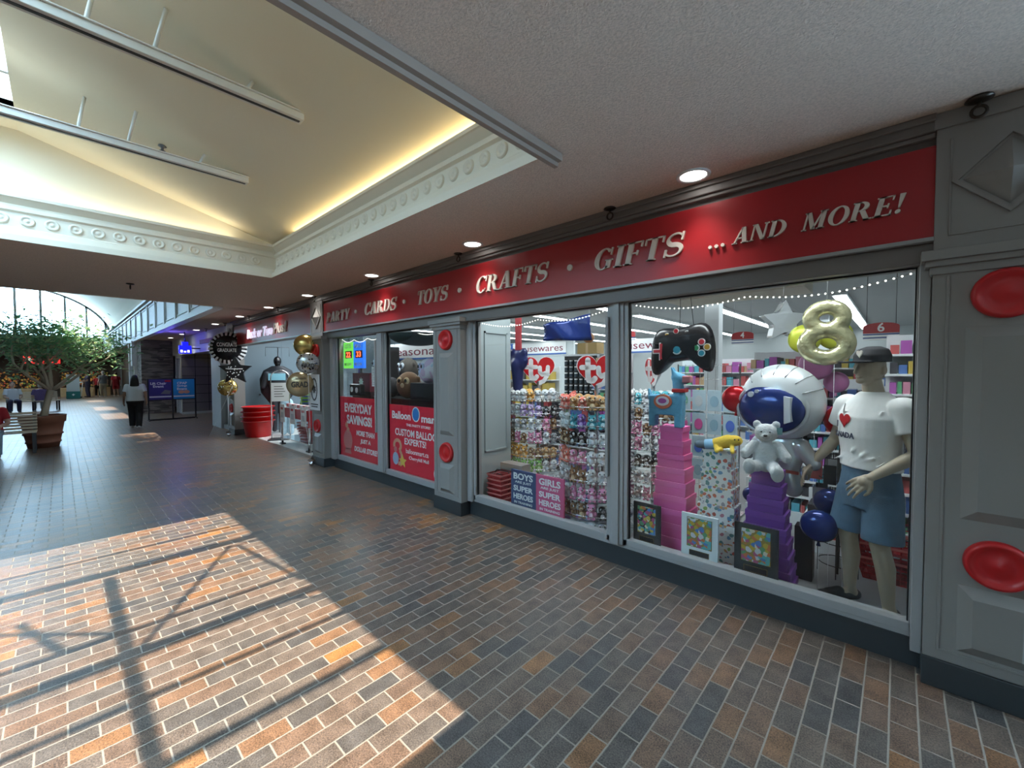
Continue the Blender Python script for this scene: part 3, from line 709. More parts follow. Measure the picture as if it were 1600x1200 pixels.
area('window_display_light', (-0.8, 3.62, 2.86), 1.6, 0.3, 30, (0.9, 0.97, 1.0)); area('window_display_light', (-2.7, 3.62, 2.86), 1.5, 0.3, 26, (0.9, 0.97, 1.0))  # unseen fill lamps added to brighten the goods in the shop windows
area('window_display_light', (-5.6, 3.62, 2.86), 2.0, 0.3, 26, (0.9, 0.97, 1.0)); area('entrance_light', (-10.4, 4.6, 2.9), 3.0, 1.6, 120, (0.85, 0.95, 1.0))
for i, (x, y) in enumerate(((-1.0, 7.3), (-3.55, 7.45), (-4.75, 7.2), (-11.6, 4.2), (-10.2, 4.2))):
    downlight(x, y, ZI-0.001, 'round downlight on the shop ceiling seen through %s' % ['the mannequin window above the gold balloon', 'the mannequin window at its top left corner', 'the plush toy window at its top', 'the entrance, the left of two', 'the entrance, the right of two'][i], 'downlights inside the shop', 0, 0.1)

# ------------------------------------------------------------------ mannequin
m_man = mat('mannequin skin', (0.40, 0.325, 0.235), 0.45)
m_shirt = mat('white cotton', (0.78, 0.78, 0.76), 0.9, bump=0.25, bs=9)
m_denim = mat('blue denim', (0.07, 0.135, 0.205), 0.9, bump=0.2, bs=160, var=0.28, vs=14)
MX, MY, MR = -0.125, 3.72, radians(-40)
man = thing('mannequin', 'standing male mannequin in white heart t-shirt, denim shorts and black cap', 'mannequin', (MX, MY, 0), MR)
B = []
B += [('e', [((0, 0.0, 0.86), 0.16, 0.11), ((0, 0.0, 0.95), 0.165, 0.115), ((0, 0.0, 1.05), 0.15, 0.10), ((0, -0.01, 1.2), 0.165, 0.11), ((0, -0.01, 1.33), 0.18, 0.115), ((0, 0.01, 1.42), 0.16, 0.09), ((0, 0.015, 1.47), 0.09, 0.065)])]
B += [('c', (0, 0.02, 1.44), (0, -0.005, 1.56), 0.062, 0.055)]
B += [('s', (0, -0.02, 1.665), (0.076, 0.094, 0.118)), ('s', (0, -0.045, 1.605), (0.055, 0.062, 0.06)), ('s', (0, -0.09, 1.575), (0.03, 0.025, 0.022)), ('c', (0, -0.112, 1.67), (0, -0.128, 1.632), 0.009, 0.015), ('s', (0.0, -0.108, 1.603), (0.024, 0.012, 0.01)),
      ('s', (0.078, 0.0, 1.645), (0.01, 0.02, 0.032)), ('s', (-0.078, 0.0, 1.645), (0.01, 0.02, 0.032)), ('s', (0.03, -0.098, 1.668), (0.017, 0.012, 0.011)), ('s', (-0.03, -0.098, 1.668), (0.017, 0.012, 0.011))]
def limb(ps): return [('c', ps[i][0], ps[i+1][0], ps[i][1], ps[i+1][1]) for i in range(len(ps)-1)]
def leg(sx, hip, knee, ank, toe):
    o = limb([(hip, 0.088), (((hip[0]+knee[0])/2, (hip[1]+knee[1])/2-0.008, (hip[2]+knee[2])/2), 0.075), (knee, 0.055)])
    cm = tuple(knee[i]*0.62+ank[i]*0.38 for i in range(3)); cm = (cm[0], cm[1]+0.018, cm[2])
    o += limb([(knee, 0.053), (cm, 0.055), (ank, 0.035)])
    o += limb([((ank[0], ank[1]+0.035, 0.034), 0.032), ((ank[0]*0.6+toe[0]*0.4, ank[1]*0.6+toe[1]*0.4, 0.04), 0.036), ((toe[0]*0.8+ank[0]*0.2, toe[1]*0.8+ank[1]*0.2, 0.03), 0.03), (toe, 0.022)])
    o += limb([(ank, 0.036), ((ank[0], ank[1]+0.02, 0.04), 0.036)])
    return o
B += leg(1, (0.085, 0.0, 0.88), (0.10, -0.03, 0.49), (0.11, 0.035, 0.09), (0.135, -0.15, 0.024))
B += leg(-1, (-0.085, 0.0, 0.88), (-0.115, -0.04, 0.49), (-0.15, 0.02, 0.09), (-0.19, -0.155, 0.024))
def arm(sh, el, wr): return limb([(sh, 0.058), ((sh[0]*.5+el[0]*.5, sh[1]*.5+el[1]*.5, sh[2]*.5+el[2]*.5), 0.047), (el, 0.04)])+limb([(el, 0.04), ((el[0]*.7+wr[0]*.3, el[1]*.7+wr[1]*.3, el[2]*.7+wr[2]*.3), 0.041), (wr, 0.025)])
def hand(wr, d, side, nrm, s=1.0, curl=0.55):
    """palm, four bent fingers of different lengths and a thumb from the side of the palm"""
    wr = Vector(wr); d = Vector(d).normalized(); n = Vector(nrm).normalized(); a = d.cross(n).normalized()*side
    n = a.cross(d).normalized()*side; o = []
    k0 = wr+d*0.085*s
    for i, (off, ln) in enumerate(((0.031, 0.072), (0.0105, 0.082), (-0.0105, 0.077), (-0.031, 0.06))):
        kn = k0+a*off*s*1.05-d*abs(off-0.01)*0.25*s
        o += limb([(tuple(wr+a*off*0.55*s+d*0.015*s), 0.013*s), (tuple(kn), 0.0115*s)])
        c1 = curl*(0.5+0.12*i); p = kn; ang = c1*0.6
        for j, fr in enumerate((0.45, 0.32, 0.23)):
            q = p+(d*cos(ang)+n*sin(ang))*ln*fr*s+a*off*0.16*s*(1-j*0.3)
            o += limb([(tuple(p), (0.0095-0.0009*j)*s), (tuple(q), (0.0088-0.0012*j)*s)]); p = q; ang += c1
    t0 = wr+a*0.024*s+d*0.022*s; t1 = t0+(a*0.75+d*0.6+n*0.3).normalized()*0.034*s; t2 = t1+(a*0.3+d*0.9+n*0.4).normalized()*0.032*s; t3 = t2+(d*0.9+n*0.4-a*0.05).normalized()*0.024*s
    o += limb([(tuple(t0), 0.014*s), (tuple(t1), 0.0115*s), (tuple(t2), 0.010*s), (tuple(t3), 0.0075*s)])
    o += [('s', tuple(wr+d*0.045*s), (0.03*s, 0.03*s, 0.03*s))]
    return o
LS, LE, LW = (0.19, 0.015, 1.40), (0.265, 0.03, 1.12), (0.165, -0.18, 0.965)
RS, RE, RW = (-0.185, 0.015, 1.40), (-0.30, 0.03, 1.13), (-0.34, -0.13, 0.93)
B += arm(LS, LE, LW)+arm(RS, RE, RW)
B += hand(LW, (-0.45, -0.55, -0.62), 1, (-0.35, 0.6, -0.3), 1.08, 0.5)+hand(RW, (-0.15, -0.5, -0.85), -1, (0.5, 0.4, -0.2), 1.08, 0.4)
skin('body', B, m_man, man, 0.0052, 3)
sh = [('e', [((0, 0.0, 0.985), 0.188, 0.138), ((0, -0.005, 1.08), 0.182, 0.132), ((0, -0.015, 1.2), 0.192, 0.138), ((0, -0.015, 1.33), 0.2, 0.138), ((0, 0.01, 1.42), 0.175, 0.105), ((0, 0.015, 1.475), 0.115, 0.08), ((0, 0.013, 1.5), 0.078, 0.072)])]
for S, E_ in ((LS, LE), (RS, RE)):
    mid = tuple(S[i]*0.45+E_[i]*0.55 for i in range(3))
    sh += [('s', S, (0.082, 0.082, 0.075)), ('k', S, mid, 0.082, 0.079)]
for i in range(7): sh += [('c', (-0.16+0.05*i, -0.135+0.01*abs(i-3), 1.02+0.015*(i % 3)), (-0.05+0.045*i, -0.128, 1.08+0.02*(i % 2)), 0.007, 0.004)]
sh += [('c', (0.06, -0.135, 1.08), (0.17, -0.05, 1.26), 0.012, 0.008), ('c', (0.0, -0.145, 1.1), (0.15, -0.085, 1.3), 0.009, 0.006), ('c', (0.08, -0.125, 1.2), (0.15, -0.09, 1.38), 0.01, 0.006), ('c', (-0.06, -0.14, 1.42), (-0.12, -0.13, 1.2), 0.006, 0.006)]
shirt = skin('t_shirt', sh, m_shirt, man, 0.0075, 2)
sr = [('e', [((0, 0.0, 0.72), 0.2, 0.135), ((0, 0.0, 0.84), 0.192, 0.14), ((0, 0.0, 0.97), 0.172, 0.125), ((0, 0, 1.0), 0.165, 0.12)]),
      ('k', (0.095, -0.005, 0.82), (0.112, -0.025, 0.52), 0.105, 0.112), ('k', (-0.095, -0.005, 0.82), (-0.125, -0.035, 0.53), 0.105, 0.11), ('b', (-0.012, -0.2, 0.4), (-0.011, -0.19, 0.41))]
sr[-1] = ('c', (0.0, -0.135, 0.9), (0.0, -0.12, 0.74), 0.01, 0.01)
skin('denim_shorts', sr, m_denim, man, 0.0075, 2)
cp = [('e', [((0, -0.005, 1.70), 0.093, 0.112), ((0, -0.005, 1.745), 0.092, 0.11), ((0, 0.0, 1.785), 0.075, 0.09), ((0, 0.005, 1.805), 0.035, 0.04)]),
      ('e', [((0, -0.14, 1.694), 0.083, 0.105), ((0, -0.14, 1.705), 0.08, 0.1)])]
skin('cap', cp, mat('black cap fabric', (0.018, 0.018, 0.022), 0.8), man, 0.006, 2)
b = MB(); b.prism(heart(0, 0, 0.042, 0.05), -0.006, 0); b.build('cap_emblem', m_letter, man, (0.02, -0.122, 1.752))
for ank, toe in (((0.11, 0.035), (0.135, -0.15)), ((-0.15, 0.02), (-0.19, -0.155))):
    ax, ay = ank; tx, ty = toe
    skin('slip_on_shoe', [('c', (ax, ay+0.045, 0.028), (ax*.5+tx*.5, ay*.5+ty*.5, 0.026), 0.038, 0.044), ('c', (ax*.5+tx*.5, ay*.5+ty*.5, 0.026), (tx, ty-0.01, 0.024), 0.044, 0.034), ('c', (ax*.6+tx*.4, ay*.6+ty*.4, 0.05), (tx*.8+ax*.2, ty*.8+ay*.2, 0.035), 0.035, 0.034)], m_black, man, 0.007, 2)
def wrap_print(mb, cx, cz, off):
    """lay a flat print on the chest surface (elliptical section of the shirt)"""
    out = []
    for (x, y, z) in mb.v:
        X, Z = x+cx, z+cz
        k = 1-(X/0.205)**2; out.append((X, -0.015-0.139*sqrt(max(0.02, k))-off+y, Z))
    mb.v = out; return mb
def grid_poly(poly, n=14):
    """triangulate a polygon finely enough to bend"""
    bmm = bmesh.new(); vs = [bmm.verts.new((a, 0, b2)) for a, b2 in poly]; f = bmm.faces.new(vs); bmesh.ops.triangulate(bmm, faces=[f])
    bmesh.ops.subdivide_edges(bmm, edges=bmm.edges[:], cuts=3, use_grid_fill=True)
    me = bpy.data.meshes.new('t'); bmm.to_mesh(me); bmm.free(); return me
pb = MB(); pb.mesh(grid_poly(heart(0, 0, 0.1, 0.1))); wrap_print(pb, -0.055, 1.30, 0.004).build('heart_print', m_red, shirt, fix=True)
pb = MB(); text(pb, 'CANADA', (0, 0, 0), 0.20, 0.04, 0, 0.03, th=0.002); wrap_print(pb, -0.075, 1.205, 0.004).build('print_lettering', mat('navy print', (0.03, 0.04, 0.08), 0.7), shirt)
pb = MB(); text(pb, 'I', (0, 0, 0), 0.014, 0.045, 0, 0.03, th=0.002); wrap_print(pb, -0.125, 1.275, 0.004).build('print_lettering', MATS['navy print'], shirt)

# ------------------------------------------------------------------ astronaut foil balloon, bear, boxes, llama
m_foil = mat('silver foil', (0.55, 0.58, 0.6), 0.22, 0.55, bump=0.35, bs=7)
m_foilw = mat('pale foil', (0.62, 0.66, 0.68), 0.28, 0.3, bump=0.3, bs=8)
m_blue = mat('deep blue foil', (0.012, 0.03, 0.16), 0.15, 0.3, bump=0.3, bs=6)
m_gold = mat('gold foil', (0.55, 0.4, 0.14), 0.2, 0.9, bump=0.3, bs=9)
m_palegold = mat('pale gold foil', (0.62, 0.6, 0.36), 0.16, 0.6, bump=1.0, bs=22)
m_bfoil = mat('black foil', (0.008, 0.008, 0.01), 0.25, 0.0, bump=0.12, bs=8)
m_redf = mat('red foil', (0.5, 0.006, 0.012), 0.18, 0.4, bump=0.3, bs=14)
t = thing('astronaut_balloon', 'big silver astronaut foil balloon with a dark blue visor', 'balloon', (-0.69, 3.95, 0.0), radians(-14))
skin('body', [('s', (0, 0, 0.98), (0.17, 0.09, 0.2)), ('s', (0, 0, 0.82), (0.15, 0.085, 0.13)), ('c', (0.15, 0, 1.05), (0.25, -0.03, 0.93), 0.065, 0.05), ('c', (-0.15, 0, 1.05), (-0.25, -0.03, 0.93), 0.065, 0.05), ('c', (0.08, 0, 0.78), (0.10, 0, 0.71), 0.08, 0.07), ('c', (-0.08, 0, 0.78), (-0.10, 0, 0.71), 0.08, 0.07)], m_foil, t, 0.012, 6)
hd = MB(); hd.ell((0, 0, 1.39), (0.31, 0.2, 0.305), 0, 40, 24); hd.build('helmet', m_foilw, t)
for k in range(7):
    a = radians(22+k*22.5)
    MB().tube([(0.312*cos(a)*q*1.0, -0.203*sqrt(max(0, 1-q*q)), 1.39+0.306*sin(a)*q) for q in (0.72, 0.8, 0.88, 0.95, 1.0)], 0.004, 6).build('helmet_seam', m_foil, t)
vz = MB(); vz.ell((-0.02, -0.115, 1.345), (0.25, 0.125, 0.2), 0, 40, 20); vz.build('visor', m_blue, t)
MB().tube([(-0.02+0.258*cos(2*pi*i/48), -0.118, 1.345+0.21*sin(2*pi*i/48)) for i in range(48)], 0.016, 8, closed=True).build('visor_rim', m_foilw, t)
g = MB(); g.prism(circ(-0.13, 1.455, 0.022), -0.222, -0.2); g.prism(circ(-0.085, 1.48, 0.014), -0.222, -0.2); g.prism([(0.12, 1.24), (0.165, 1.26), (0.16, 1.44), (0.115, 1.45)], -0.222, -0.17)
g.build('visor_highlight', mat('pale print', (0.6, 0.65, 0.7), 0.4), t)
MB().box((-0.06, -0.1, 0.93), (0.06, -0.075, 1.02)).box((-0.17, -0.088, 0.84), (0.17, -0.07, 0.865), 1).build('chest_pack', [m_foilw, mat('dull red', (0.3, 0.06, 0.05), 0.5)], t, bev=0.006)
MB().tube([(0.08, 0, 0.62), (0.05, 0.0, 0.3), (0.03, 0, 0.0)], 0.003, 5).build('ribbon', m_white, t)

m_bear = mat('pale grey plush', (0.5, 0.52, 0.53), 0.95, bump=0.6, bs=60, sheen=0.5)
t = thing('teddy_bear', 'pale grey teddy bear sitting on top of the purple box stack', 'teddy bear', (-0.70, 3.50, 0.915), radians(8))
skin('body', [('s', (0, 0, 0.10), (0.085, 0.07, 0.115)), ('s', (0, -0.01, 0.275), (0.075, 0.062, 0.068)), ('s', (0, -0.06, 0.255), (0.033, 0.03, 0.026)), ('s', (0.06, 0.0, 0.335), (0.028, 0.016, 0.03)), ('s', (-0.06, 0.0, 0.335), (0.028, 0.016, 0.03)),
              ('c', (0.075, -0.01, 0.185), (0.125, -0.05, 0.11), 0.034, 0.036), ('c', (-0.075, -0.01, 0.185), (-0.13, -0.05, 0.12), 0.034, 0.036), ('c', (0.05, -0.05, 0.035), (0.075, -0.15, 0.02), 0.043, 0.04), ('s', (0.078, -0.165, 0.015), (0.042, 0.03, 0.06)), ('c', (-0.05, -0.05, 0.035), (-0.09, -0.13, 0.04), 0.043, 0.04), ('s', (-0.093, -0.145, 0.045), (0.042, 0.03, 0.058))], m_bear, t, 0.007, 3)
MB().ell((0, -0.09, 0.265), (0.014, 0.009, 0.009)).ell((0.027, -0.072, 0.29), 0.006).ell((-0.027, -0.072, 0.29), 0.006).build('nose_and_eyes', m_black, t)
MB().box((0.065, -0.03, 0.27), (0.10, -0.025, 0.32)).build('ear_tag', mat('teal tag', (0.2, 0.4, 0.4), 0.6), t)

def gift_box(name, x0, x1, y0, y1, z, h, m, ml, lab, group, rz=0.0):
    cx, cy = (x0+x1)/2, (y0+y1)/2; a, b2 = (x1-x0)/2, (y1-y0)/2
    t = thing('gift_box', lab, 'gift box', (cx, cy, z), rz, group)
    MB().box((-a+0.005, -b2+0.005, 0), (a-0.005, b2-0.005, h-0.03)).build('box_body', m, t, bev=0.002)
    MB().box((-a, -b2, h-0.045), (a, b2, h)).build('lid', ml, t, bev=0.002)
    return t
m_pink = mat('pink card', (0.78, 0.12, 0.36), 0.55); m_pinkl = mat('pink card lid', (0.8, 0.14, 0.39), 0.5)
m_purp = mat('purple card', (0.17, 0.045, 0.3), 0.55); m_purpl = mat('purple card lid', (0.19, 0.055, 0.33), 0.5)
m_dino = pattern('animal print card', (0.74, 0.74, 0.72), [(0.5, 0.1, 0.06), (0.12, 0.28, 0.5), (0.25, 0.4, 0.1), (0.6, 0.3, 0.1), (0.1, 0.25, 0.25), (0.5, 0.2, 0.25), (0.3, 0.3, 0.34)], 27, 0.42)
def stack(xc, yf, n, w0, w1, d0, d1, ztop, m, ml, nm, group):
    h = ztop/n; z = 0.0; out = []
    for i in range(n):
        f = i/(n-1); w = w0*(1-f)+w1*f; d = d0*(1-f)+d1*f
        lab = '%s gift box, %s of its tapering stack in the window' % (nm, 'topmost' if i == n-1 else ('lowest' if i == 0 else ORD[i]+' from the bottom'))
        out.append(gift_box('gift_box', xc-w/2, xc+w/2, yf+(d0-d)*0.35, yf+(d0-d)*0.35+d, z, h-0.0005, m, ml, lab, group)); z += h
    return out
stack(-1.41, 3.47, 10, 0.36, 0.2, 0.3, 0.17, 1.17, m_pink, m_pinkl, 'bright pink', 'pink gift boxes')
stack(-1.04, 3.47, 7, 0.33, 0.22, 0.24, 0.15, 1.02, m_dino, m_dino, 'white animal print', 'animal print gift boxes')
stack(-0.70, 3.46, 9, 0.36, 0.2, 0.27, 0.16, 0.905, m_purp, m_purpl, 'purple', 'purple gift boxes')

m_llama = mat('sky blue tissue', (0.13, 0.37, 0.55), 0.85, bump=0.5, bs=40, var=0.25, vs=30)
t = thing('llama_pinata', 'sky blue llama pinata standing on the pink box stack', 'pinata', (-1.42, 3.53, 1.17), radians(4))
skin('body', [('b', (-0.17, -0.055, 0.10), (0.11, 0.055, 0.27)), ('b', (-0.17, -0.055, 0.0), (-0.115, 0.05, 0.14)), ('b', (0.045, -0.055, 0.0), (0.105, 0.05, 0.14)), ('c', (0.075, 0, 0.24), (0.055, 0, 0.40), 0.05, 0.042), ('c', (0.05, 0, 0.42), (0.125, 0, 0.40), 0.046, 0.036), ('c', (0.03, -0.02, 0.45), (0.015, -0.025, 0.50), 0.018, 0.009), ('c', (0.03, 0.02, 0.45), (0.015, 0.025, 0.50), 0.018, 0.009), ('c', (-0.17, 0, 0.24), (-0.185, 0, 0.31), 0.026, 0.014)], m_llama, t, 0.008, 2)
MB().box((0.10, -0.04, 0.375), (0.17, 0.04, 0.435)).build('muzzle', mat('salmon tissue', (0.6, 0.22, 0.25), 0.8), t, bev=0.012)
MB().prism(circ(-0.045, 0.215, 0.075, 0.062, 22), -0.07, -0.05).prism(circ(-0.045, 0.22, 0.055, 0.04, 18), -0.076, -0.07, 1).prism(circ(-0.045, 0.222, 0.035, 0.022, 18), -0.08, -0.076, 2).build('saddle_blanket', [mat('orange fringe', (0.65, 0.16, 0.08), 0.8), m_paper, mat('magenta felt', (0.45, 0.1, 0.35), 0.8)], t)
MB().box((0.025, -0.058, 0.295), (0.13, 0.058, 0.325)).build('collar', mat('red felt', (0.55, 0.03, 0.03), 0.8), t, bev=0.006)

# reclining yellow and blue plush on the animal print boxes
t = thing('plush_toy', 'yellow plush toy with blue and grey tail lying on the animal print boxes', 'plush toy', (-1.03, 3.52, 1.02), radians(6))
m_yel = mat('yellow plush', (0.75, 0.5, 0.06), 0.95, bump=0.5, bs=60)
skin('body', [('c', (-0.02, 0, 0.045), (0.07, 0, 0.075), 0.045, 0.052), ('s', (0.11, -0.01, 0.085), (0.06, 0.045, 0.042)), ('c', (-0.01, -0.04, 0.03), (0.0, -0.075, 0.0), 0.018, 0.016), ('c', (0.1, -0.04, 0.04), (0.11, -0.075, 0.005), 0.017, 0.016), ('c', (0.0, 0.02, 0.03), (0.03, -0.06, 0.012), 0.015, 0.014)], m_yel, t, 0.006, 3)
skin('tail', [('c', (-0.02, 0, 0.042), (-0.09, 0, 0.036), 0.044, 0.04)], mat('light blue plush', (0.3, 0.5, 0.7), 0.95), t, 0.006, 2)
skin('tail_tip', [('c', (-0.10, 0, 0.035), (-0.15, 0.0, 0.03), 0.039, 0.03)], mat('slate plush', (0.16, 0.2, 0.24), 0.95), t, 0.006, 2)
MB().ell((0.12, -0.052, 0.098), 0.006).ell((0.145, -0.042, 0.098), 0.006).build('eyes', m_black, t)

# framed prints on the sill ledge: plain colourful stand-ins
def framed(x0, x1, z0, z1, mf, lab, mp, inner):
    t = thing('framed_print', lab, 'framed print', ((x0+x1)/2, 3.30, z0)); h = (x1-x0)/2; H = z1-z0
    f = MB().box((-h, -0.008, 0), (h, 0.008, H)); f.build('mount', mf, t, bev=0.001)
    MB().prism([(-h*.68, H*.27), (h*.68, H*.27), (h*.68, H*.92), (-h*.68, H*.92)], -0.011, -0.008).build('gold_fillet', m_gold, t)
    MB().prism([(-h*.65, H*.28), (h*.65, H*.28), (h*.65, H*.91), (-h*.65, H*.91)], -0.013, -0.011).build('artwork', mp, t)
    MB().prism([(-h*.54, H*.08), (h*.54, H*.08), (h*.54, H*.2), (-h*.54, H*.2)], -0.011, -0.008).prism([(-h*.51, H*.09), (h*.51, H*.09), (h*.51, H*.19), (-h*.51, H*.19)], -0.013, -0.011, 1).build('name_plate', [m_gold, m_black], t)
pc = [(0.6, 0.45, 0.08), (0.08, 0.2, 0.5), (0.1, 0.4, 0.42), (0.55, 0.15, 0.05), (0.7, 0.65, 0.5), (0.4, 0.08, 0.2), (0.5, 0.35, 0.04), (0.1, 0.3, 0.15)]
pa = pattern('busy colourful art dark', (0.02, 0.02, 0.02), pc, 36, 0.7); pb2 = pattern('busy colourful art gold', (0.28, 0.2, 0.04), pc[1:]+[(0.6, 0.6, 0.65)], 34, 0.7)
framed(-1.635, -1.40, 0.191, 0.54, mat('charcoal mount', (0.025, 0.028, 0.032), 0.6), 'small dark framed print leaning in the corner left of the pink boxes', pa, 0)
framed(-1.23, -0.96, 0.191, 0.54, m_white, 'white mounted colourful print leaning before the pink and animal print boxes', pb2, 0)
framed(-0.85, -0.575, 0.191, 0.555, MATS['charcoal mount'], 'dark mounted colourful print leaning before the purple boxes', pb2, 0)
# sign boards BOYS / GIRLS
for x0, x1, c2, w1, lab in ((-3.06, -2.715, (0.045, 0.07, 0.17), 'BOYS', 'navy wall plaque about boys leaning in the toy window'), (-2.712, -2.36, (0.6, 0.1, 0.22), 'GIRLS', 'pink wall plaque about girls leaning in the toy window')):
    t = thing('plaque', lab, 'plaque', ((x0+x1)/2, 3.30, 0.191)); h = (x1-x0)/2
    MB().box((-h, -0.008, 0), (h, 0.008, 0.40)).build('board', mat(w1+' board', c2, 0.7), t, bev=0.002)
    b = MB()
    for s, w2, z, hh, bo in ((w1, 0.27, 0.335, 0.07, 0.03), ('ARE JUST', 0.23, 0.27, 0.032, 0.012), ('SUPER', 0.27, 0.205, 0.06, 0.03), ('HEROES', 0.27, 0.12, 0.06, 0.025), ('IN TRAINING', 0.25, 0.055, 0.025, 0.012)):
        text(b, s, (0, -0.008, z), w2, hh, 0, bo, th=0.002)
    b.build('lettering', m_paper, t)

# ================================================================== plush toys on carousels
def plush_proto(kind):
    b = MB()
    b.ell((0, 0, 0.04), (0.034, 0.03, 0.042), 0, 12, 8); b.ell((0, -0.012, 0.1), (0.04, 0.036, 0.036), 0, 12, 8)
    b.ell((0, -0.026, 0.036), (0.022, 0.012, 0.026), 1, 8, 6); b.ell((0, -0.042, 0.09), (0.018, 0.014, 0.013), 1, 8, 6)
    for sx in (-1, 1):
        b.ell((sx*0.021, -0.035, 0.108), (0.011, 0.008, 0.012), 3, 8, 6); b.ell((sx*0.021, -0.042, 0.109), (0.006, 0.004, 0.007), 2, 8, 5)
        b.ell((sx*0.036, -0.012, 0.05), (0.012, 0.014, 0.022), 0, 8, 6); b.ell((sx*0.022, -0.024, 0.008), (0.016, 0.022, 0.011), 0, 8, 6)
        if kind == 'bear': b.ell((sx*0.032, 0, 0.134), (0.015, 0.008, 0.015), 0, 8, 6)
        elif kind == 'bunny': b.ell((sx*0.018, 0, 0.158), (0.009, 0.007, 0.036), 0, 8, 6)
        elif kind == 'cat': b.cone((sx*0.026, 0, 0.125), (sx*0.034, 0, 0.155), 0.014, 0.001, 8)
        elif kind == 'owl': b.ell((sx*0.021, -0.03, 0.108), (0.018, 0.009, 0.018), 1, 8, 6)
        elif kind == 'dog': b.ell((sx*0.042, -0.005, 0.095), (0.011, 0.012, 0.026), 1, 8, 6)
    b.ell((0, -0.056, 0.094), (0.005, 0.004, 0.004), 2, 6, 4)
    return b
PAL = {'white': ((0.72, 0.72, 0.72), (0.55, 0.6, 0.65)), 'lilac': ((0.45, 0.32, 0.58), (0.72, 0.65, 0.75)), 'pink': ((0.72, 0.25, 0.42), (0.8, 0.55, 0.6)), 'grey': ((0.32, 0.33, 0.36), (0.65, 0.65, 0.67)),
       'brown': ((0.22, 0.11, 0.05), (0.5, 0.36, 0.22)), 'tan': ((0.5, 0.27, 0.1), (0.68, 0.5, 0.3)), 'black': ((0.03, 0.028, 0.03), (0.55, 0.55, 0.55)), 'purple': ((0.25, 0.1, 0.42), (0.5, 0.35, 0.65)),
       'turquoise': ((0.08, 0.42, 0.5), (0.5, 0.7, 0.72)), 'blue': ((0.15, 0.22, 0.6), (0.5, 0.6, 0.8)), 'green': ((0.2, 0.48, 0.12), (0.55, 0.7, 0.4)), 'coral': ((0.72, 0.16, 0.12), (0.8, 0.5, 0.4)), 'orange': ((0.7, 0.33, 0.05), (0.8, 0.6, 0.3))}
m_eye = mat('glitter eye', (0.55, 0.6, 0.6), 0.3); m_pupil = mat('black pupil', (0.01, 0.01, 0.01), 0.2)
PM = {k: (mat(k+' plush', v[0], 0.95, sheen=0.3), mat(k+' plush light', v[1], 0.95)) for k, v in PAL.items()}
PROTO = {}
def plush(kind, colour, loc, rz, s, label, group):
    key = (kind, colour)
    if key not in PROTO:
        o = plush_proto(kind).build('plush_toy', [PM[colour][0], PM[colour][1], m_pupil, m_eye], None, (0, 0, 0), fix=False); PROTO[key] = o
    else:
        o = PROTO[key].copy(); COL.objects.link(o)
    o.location = loc; o.rotation_euler = (0, 0, rz); o.scale = (s, s, s)
    return tag(o, label, 'plush toy', group)
m_acr = glass_mat('clear acrylic', (0.93, 0.95, 0.95), 1.5)
KND = ['bear', 'bunny', 'cat', 'owl', 'dog']
TIERN = ['lowest', 'second', 'third', 'fourth', 'fifth', 'top']
